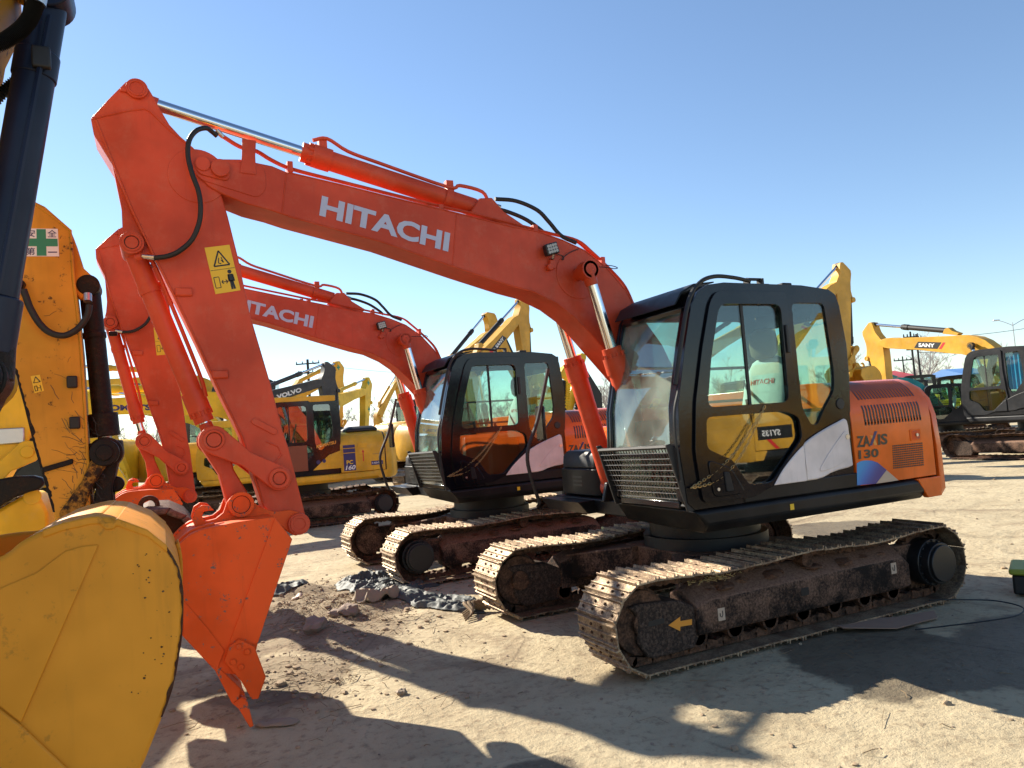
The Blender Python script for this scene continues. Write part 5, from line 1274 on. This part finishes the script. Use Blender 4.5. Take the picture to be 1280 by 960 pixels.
# ------------------------------------------------------------------ ground
def ground_mat():
    m, N, L, B = new_mat('dusty_yard_ground')
    tc = N.new('ShaderNodeTexCoord'); V = tc.outputs['Object']
    big = noise_tex(N, L, .22, 5, .6, vec=V); mid = noise_tex(N, L, 1.6, 7, .65, vec=V, dist=.4); fine = noise_tex(N, L, 14, 8, .7, vec=V); grit = noise_tex(N, L, 90, 4, .7, vec=V)
    r = ramp(N, [(.3, (.27, .21, .135)), (.47, (.43, .355, .23)), (.7, (.55, .465, .31))])
    L.new(math_n(N, L, 'ADD', math_n(N, L, 'MULTIPLY', big, .5), math_n(N, L, 'MULTIPLY', mid, .5)), r.inputs[0])
    c = mixc(N, L, math_n(N, L, 'MULTIPLY', smooth(N, L, fine, .5, .68), .6), r.outputs[0], (.17, .12, .08))
    m2_ = noise_tex(N, L, .75, 9, .72, vec=V, dist=1.2)
    c = mixc(N, L, math_n(N, L, 'MULTIPLY', smooth(N, L, m2_, .54, .64), .5), c, (.2, .14, .09))
    vo = N.new('ShaderNodeTexVoronoi'); vo.feature = 'DISTANCE_TO_EDGE'; vo.inputs['Scale'].default_value = .9; L.new(V, vo.inputs['Vector'])
    ck = math_n(N, L, 'MULTIPLY', smooth(N, L, math_n(N, L, 'ADD', vo.outputs['Distance'], math_n(N, L, 'MULTIPLY', fine, .06)), .048, .03), smooth(N, L, m2_, .45, .6))
    c = mixc(N, L, math_n(N, L, 'MULTIPLY', ck, .5), c, (.1, .075, .05))
    c = mixc(N, L, math_n(N, L, 'MULTIPLY', smooth(N, L, grit, .6, .72), .35), c, (.5, .44, .33))
    # damp patches
    sp = N.new('ShaderNodeSeparateXYZ'); L.new(V, sp.inputs[0])
    wn = noise_tex(N, L, 1.1, 6, .6, vec=V)
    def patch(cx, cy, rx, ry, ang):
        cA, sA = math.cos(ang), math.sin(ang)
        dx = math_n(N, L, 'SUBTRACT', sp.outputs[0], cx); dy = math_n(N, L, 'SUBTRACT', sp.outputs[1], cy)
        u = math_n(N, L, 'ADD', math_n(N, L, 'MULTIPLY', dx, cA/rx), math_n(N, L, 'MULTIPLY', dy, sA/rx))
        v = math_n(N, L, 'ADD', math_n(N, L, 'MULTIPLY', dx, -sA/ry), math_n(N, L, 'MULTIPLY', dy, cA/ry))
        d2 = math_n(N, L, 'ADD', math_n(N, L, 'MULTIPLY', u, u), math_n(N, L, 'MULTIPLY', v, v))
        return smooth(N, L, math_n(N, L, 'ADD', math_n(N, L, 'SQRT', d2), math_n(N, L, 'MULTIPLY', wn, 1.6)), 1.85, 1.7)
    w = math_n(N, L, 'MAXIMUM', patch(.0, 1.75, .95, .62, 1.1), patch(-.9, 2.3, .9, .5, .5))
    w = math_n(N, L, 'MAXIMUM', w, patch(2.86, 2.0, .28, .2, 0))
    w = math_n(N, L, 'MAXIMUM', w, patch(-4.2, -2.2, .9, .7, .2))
    dk = math_n(N, L, 'MAXIMUM', patch(3.15, -2.3, .95, 1.5, .0), patch(3.75, -.5, .5, .7, .3))
    c = mixc(N, L, math_n(N, L, 'MULTIPLY', dk, .55), c, (.15, .105, .07))
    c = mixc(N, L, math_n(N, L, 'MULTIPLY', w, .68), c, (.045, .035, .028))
    L.new(c, B.inputs['Base Color'])
    rr = N.new('ShaderNodeMapRange'); L.new(w, rr.inputs[0]); rr.inputs[3].default_value = .95; rr.inputs[4].default_value = .6
    L.new(rr.outputs[0], B.inputs['Roughness'])
    B.inputs['Specular IOR Level'].default_value = .2
    h = math_n(N, L, 'ADD', math_n(N, L, 'MULTIPLY', mid, .8), math_n(N, L, 'ADD', math_n(N, L, 'MULTIPLY', fine, .35), math_n(N, L, 'MULTIPLY', grit, .08)))
    bump(N, L, B, h, .7, .08)
    return m
M['ground'] = ground_mat()

def axis(lo, hi, step, far):
    a = []; x = lo
    while x < hi: a.append(x); x += step
    a.append(hi); s = step; x = hi; up = []
    while x < far: s *= 1.25; x += s; up.append(x)
    s = step; x = lo; dn = []
    while x > -far: s *= 1.25; x -= s; dn.append(x)
    return dn[::-1] + a + up

def gz(x, y):
    d = math.hypot(x - 1, y + 1); k = max(0, 1 - d/30)
    h = .018*noise.noise(Vector((x*.7, y*.7, 0))) + .010*noise.noise(Vector((x*2.3, y*2.3, 3))) + .006*noise.noise(Vector((x*7, y*7, 5)))
    # debris mound in front of the second machine
    dx, dy = (x - 2.9)/1.0, (y + 2.9)/1.5; r2 = dx*dx + dy*dy
    h += .10*math.exp(-r2)*(1 + .9*noise.noise(Vector((x*3, y*3, 9))))
    # keep the track lanes level
    for (cx, cy) in ((0, 1.0), (0, -1.0), (.35, -3.2), (.35, -5.2)):
        if abs(x - cx) < 2.1 and abs(y - cy) < .45: h = min(h, .004) * .3
    return (h - .012)*min(1, k + .25)

xs = axis(-9, 6.5, .07, 900); ys = axis(-10, 5, .07, 900)
gm = MB(); gm.v = [Vector((x, y, gz(x, y) if (abs(x) < 40 and abs(y) < 40) else -.01)) for y in ys for x in xs]
nx = len(xs); gm.f = [(j*nx+i, j*nx+i+1, (j+1)*nx+i+1, (j+1)*nx+i) for j in range(len(ys)-1) for i in range(nx-1)]
gme = bpy.data.meshes.new('ground'); gme.from_pydata([tuple(v) for v in gm.v], [], gm.f)
for p in gme.polygons: p.use_smooth = True
gme.materials.append(M['ground']); go = bpy.data.objects.new('ground', gme); COL.objects.link(go); go['kind'] = 'structure'

# ------------------------------------------------------------------ debris on the ground
M['green_case'] = plain('olive_green_plastic', (.25, .3, .03), .5, 0, .15, 8)
M['rock'] = plain('grey_brown_stone', (.24, .18, .14), .9, 0, .3, 9, .4)
M['earth'] = plain('dry_earth', (.3, .22, .14), .95, 0, .35, 14, .5)
M['twig'] = plain('dry_twig', (.2, .14, .08), .9, 0, .3, 20)
M['plastic'] = plain('grey_plastic_sheet', (.07, .08, .075), .65, 0, .7, 14, .5)
M['pale_sheet'] = plain('pale_crumpled_paper', (.27, .21, .15), .8, 0, .2, 12, .2)
M['cardboard'] = plain('brown_cardboard', (.3, .19, .13), .85, 0, .12, 8)
rd = random.Random(21)
def ground_z(x, y): return gz(x, y)
def crumple(name, cx, cy, w_, d, amp, mat, label, cat, seed, ang=0., n=46, flat=0., freq=6.):
    rr = random.Random(seed); off = Vector((rr.uniform(0, 50), rr.uniform(0, 50), 0)); mb = MB(); vs = []; fs = []; ca, sa = math.cos(ang), math.sin(ang); ok = {}
    for j in range(n):
        for i in range(n):
            u, v = (i/(n-1) - .5)*2, (j/(n-1) - .5)*2
            x0, y0 = u*w_/2, v*d/2; p = Vector((x0, y0, 0))
            rim = 1 - smoothv(math.hypot(u, v) + .35*noise.noise(p*2.5 + off), .75, 1.02)
            jx = .05*noise.noise(p*5 + off); jy = .05*noise.noise(p*5 - off)
            rg = abs(noise.noise(Vector((p.x*freq, p.y*freq, 1)) + off)); rg2 = abs(noise.noise(Vector((p.x*freq*2.3, p.y*freq*2.3, 4)) + off))
            z = amp*(1.1 - 2.2*rg)*.8 + amp*(.4 - .9*rg2)*.5 + flat
            X, Y = cx + ca*(x0+jx) - sa*(y0+jy), cy + sa*(x0+jx) + ca*(y0+jy)
            vs.append((X, Y, ground_z(X, Y) + .012 + max(0, z)*rim)); ok[(i, j)] = math.hypot(u, v) + .35*noise.noise(p*2.5 + off) < 1
    for j in range(n-1):
        for i in range(n-1):
            if ok[(i, j)] and ok[(i+1, j)] and ok[(i+1, j+1)] and ok[(i, j+1)]: fs.append((j*n+i, j*n+i+1, (j+1)*n+i+1, (j+1)*n+i))
    mb.add(vs, fs); o = mb.build(name, mat, None, angle=60)
    sm = o.modifiers.new('thick', 'SOLIDIFY'); sm.thickness = .004
    tag(o, label, cat); return o
def smoothv(x, a, b):
    t = max(0, min(1, (x-a)/(b-a))); return t*t*(3-2*t)
crumple('plastic_sheet', 2.15, -3.25, 1.2, 1.2, .075, 'plastic', 'large crumpled grey plastic sheet before the second machine tracks', 'plastic sheet', 3, .5, 110, 0., 9.)
crumple('plastic_sheet', 3.25, -3.75, .8, .5, .07, 'plastic', 'small crumpled grey plastic scrap right of the nearest bucket', 'plastic sheet', 8, 1.1, 40)
crumple('plastic_sheet', 2.0, -1.95, 1.5, .5, .05, 'plastic', 'long flat grey sheet lying toward the nearest right track', 'plastic sheet', 5, 2.0, 80, .01, 9.)
crumple('paper_scrap', 2.55, -2.35, .5, .45, .13, 'pale_sheet', 'pale torn paper heap in front of the grey sheet', 'paper', 6, .3, 34)
crumple('paper_scrap', 3.93, .42, .3, .16, .015, 'pale_sheet', 'flat pale paper scrap by the nearest bucket tip', 'paper', 9, -.5, 26)
crumple('paper_scrap', 3.2, -3.2, .22, .16, .03, 'decal_beige', 'small buff paper scrap on the left side of the rubble mound', 'paper', 12, .5, 20)
# named stones
for i, (x, y, r_, lb) in enumerate(((3.3, -1.62, .11, 'largest grey stone in the shadow right of the nearest bucket'), (2.9, -1.95, .1, 'brown stone at the front edge of the rubble'), (3.02, -2.02, .07, 'small stone touching the brown stone of the rubble'), (3.08, .42, .035, 'small pale pebble on the sunlit strip of ground'))):
    o = MB().lump((0, 0, 0), r_, .65, 40+i, 3).build('stone', 'rock' if i < 3 else 'pale_sheet', None, angle=30); o.location = (x, y, ground_z(x, y) + r_*.35); tag(o, lb, 'stone')
# torn root / rag by the far track
o = MB()
for k in range(5):
    o.tube(catmull([(1.62+.03*k, -1.28-.03*k, .02), (1.7+.05*k, -1.38, .1), (1.78+.03*k, -1.42+.06*k, .05), (1.93+.02*k, -1.36+.07*k, .012)], 5), lambda t: .022*(1-.6*t), 6)
tag(o.build('torn_root', 'twig', None), 'forked dry root lying against the nearest right track', 'root')
# cardboard strip and hose by the rear of the near track
pts = [(-.28, 1.02), (-.2, 1.3), (-.55, 1.5), (-1.0, 1.52), (-1.1, 1.42), (-.8, 1.3)]
vs = [(x, y, .02 + .015*math.sin(i*2.)) for i, (x, y) in enumerate(pts)]
mb = MB(); mb.add(vs + [(x, y, z+.006) for x, y, z in vs], [list(range(6)), list(range(11, 5, -1))] + [(i, (i+1) % 6, 6+(i+1) % 6, 6+i) for i in range(6)])
tag(mb.build('cardboard_strip', 'cardboard', None), 'flat brown cardboard strip beside the rear of the nearest track', 'cardboard')
hz_ = catmull([(-1.35, 1.2, .04), (-1.6, 1.3, .02), (-1.78, 1.5, .015), (-1.72, 1.75, .015), (-1.45, 1.85, .015), (-1.1, 1.78, .015), (-.85, 1.7, .015), (-.6, 1.62, .015)], 8)
tag(MB().tube([p + Vector((0, 0, .004)) for p in hz_], .006, 6).build('loose_hose', 'rubber', None), 'thin black hose loop on the ground behind the nearest track', 'hose')
# green topped dark crate at the right edge
ct = thing('tool_case', 'dark tool case with green lid at the right edge', 'tool case', (-2.40, 1.47, 0), .5)
MB().plan([(-.22, -.16), (.22, -.16), (.22, .16), (-.22, .16)], .0, .17).build('case_body', 'rubber', ct, .02)
MB().plan([(-.24, -.18), (.24, -.18), (.24, .18), (-.24, .18)], .171, .225).build('case_lid', 'green_case', ct, .02)
MB().tube([(-.08, 0, .225), (-.07, 0, .265), (.07, 0, .265), (.08, 0, .225)], .012, 8).build('handle', 'teal', ct)
# grit, clods, twigs
def zone():
    k = rd.random()
    if k < .45: return rd.gauss(2.9, .55), rd.gauss(-2.6, .8)
    if k < .6: return rd.gauss(3.7, .35), rd.gauss(-.6, .5)
    if k < .78: return rd.uniform(-3, 5), rd.uniform(-4, 3)
    return rd.uniform(-12, 4), rd.uniform(-14, 3)
cl = MB()
for i in range(420):
    x, y = zone(); r_ = rd.choice((.005, .008, .011, .02 if i % 9 == 0 else .007)); cl.lump((x, y, gz(x, y) + r_*.3), r_, .7, i, 1)
tag(cl.build('gravel', 'rock', None), 'scattered grit and small stones on the dusty yard', 'gravel', None, 'stuff')
cl = MB()
for i in range(900):
    x, y = zone(); r_ = abs(rd.gauss(.006, .011)) + .005; cl.lump((x, y, gz(x, y) + r_*.2), r_, .6, i, 1)
tag(cl.build('soil_clods', 'earth', None), 'dry earth clods scattered over the yard', 'soil', None, 'stuff')
tw = MB()
for i in range(1100):
    k = rd.random()
    if k < .7: x, y = rd.gauss(3.0, .5), rd.gauss(-2.3, .7)
    elif k < .86: x, y = rd.gauss(3.5, .3), rd.gauss(-.3, .4)
    else: x, y = rd.uniform(-3, 5), rd.uniform(-4, 3)
    a = rd.uniform(0, 6.3); l = rd.uniform(.03, .1) if rd.random() < .85 else rd.uniform(.1, .25); z = gz(x, y) + .008
    x1, y1 = x + l*math.cos(a), y + l*math.sin(a)
    tw.tube([(x, y, z), ((x+x1)/2 + rd.gauss(0, .01), (y+y1)/2 + rd.gauss(0, .01), z + rd.uniform(0, .03)), (x1, y1, gz(x1, y1) + rd.uniform(.003, .03))], rd.uniform(.001, .003), 4, False)
tag(tw.build('dry_twigs', 'twig', None), 'dry twigs and straw littering the ground by the rubble', 'twigs', None, 'stuff')

# ------------------------------------------------------------------ light, sky, camera
SX, SY = .68, -1.46
el = math.atan2(1, math.hypot(SX, SY)); az = math.atan2(SY, SX)
sd = Vector((math.cos(el)*math.cos(az), math.cos(el)*math.sin(az), math.sin(el)))
sun = bpy.data.lights.new('sun', 'SUN'); sun.energy = 5.0; sun.angle = R(.55); sun.color = (1, .91, .76)
so = bpy.data.objects.new('sun', sun); COL.objects.link(so); so.rotation_euler = sd.to_track_quat('Z', 'Y').to_euler(); so.location = sd*40
w = bpy.data.worlds.new('World'); SC.world = w; w.use_nodes = True
WN, WL = w.node_tree.nodes, w.node_tree.links; bg = WN['Background']
sky = WN.new('ShaderNodeTexSky'); sky.sky_type = 'NISHITA'; sky.sun_disc = False; sky.sun_elevation = el; sky.sun_rotation = math.pi/2 - az
sky.air_density = 1.0; sky.dust_density = .05; sky.ozone_density = 2.6; sky.altitude = 50
WL.new(sky.outputs[0], bg.inputs[0]); bg.inputs[1].default_value = .08
CD = [4.503, 5.555, 1.768, -2.015, 0.06, -0.075, 926.6]
cam = bpy.data.cameras.new('camera'); co = bpy.data.objects.new('camera', cam); COL.objects.link(co); SC.camera = co
f = Vector((math.cos(CD[4])*math.cos(CD[3]), math.cos(CD[4])*math.sin(CD[3]), math.sin(CD[4])))
r = f.cross(Vector((0,0,1))).normalized(); u = r.cross(f); c_, s_ = math.cos(CD[5]), math.sin(CD[5])
r2 = r*c_ + u*s_; u2 = -r*s_ + u*c_
mw = Matrix((r2, u2, -f)).transposed().to_4x4(); mw.translation = Vector(CD[:3]); co.matrix_world = mw
cam.sensor_width = 36; cam.sensor_fit = 'HORIZONTAL'; cam.lens = CD[6]/1280*36; cam.clip_end = 3000; cam.clip_start = .05
SC.view_settings.view_transform = 'Standard'; SC.view_settings.look = 'None'; SC.view_settings.exposure = 1.27; SC.view_settings.gamma = 1
SC.render.engine = 'CYCLES'
SC.cycles.max_bounces = 8; SC.cycles.transparent_max_bounces = 16
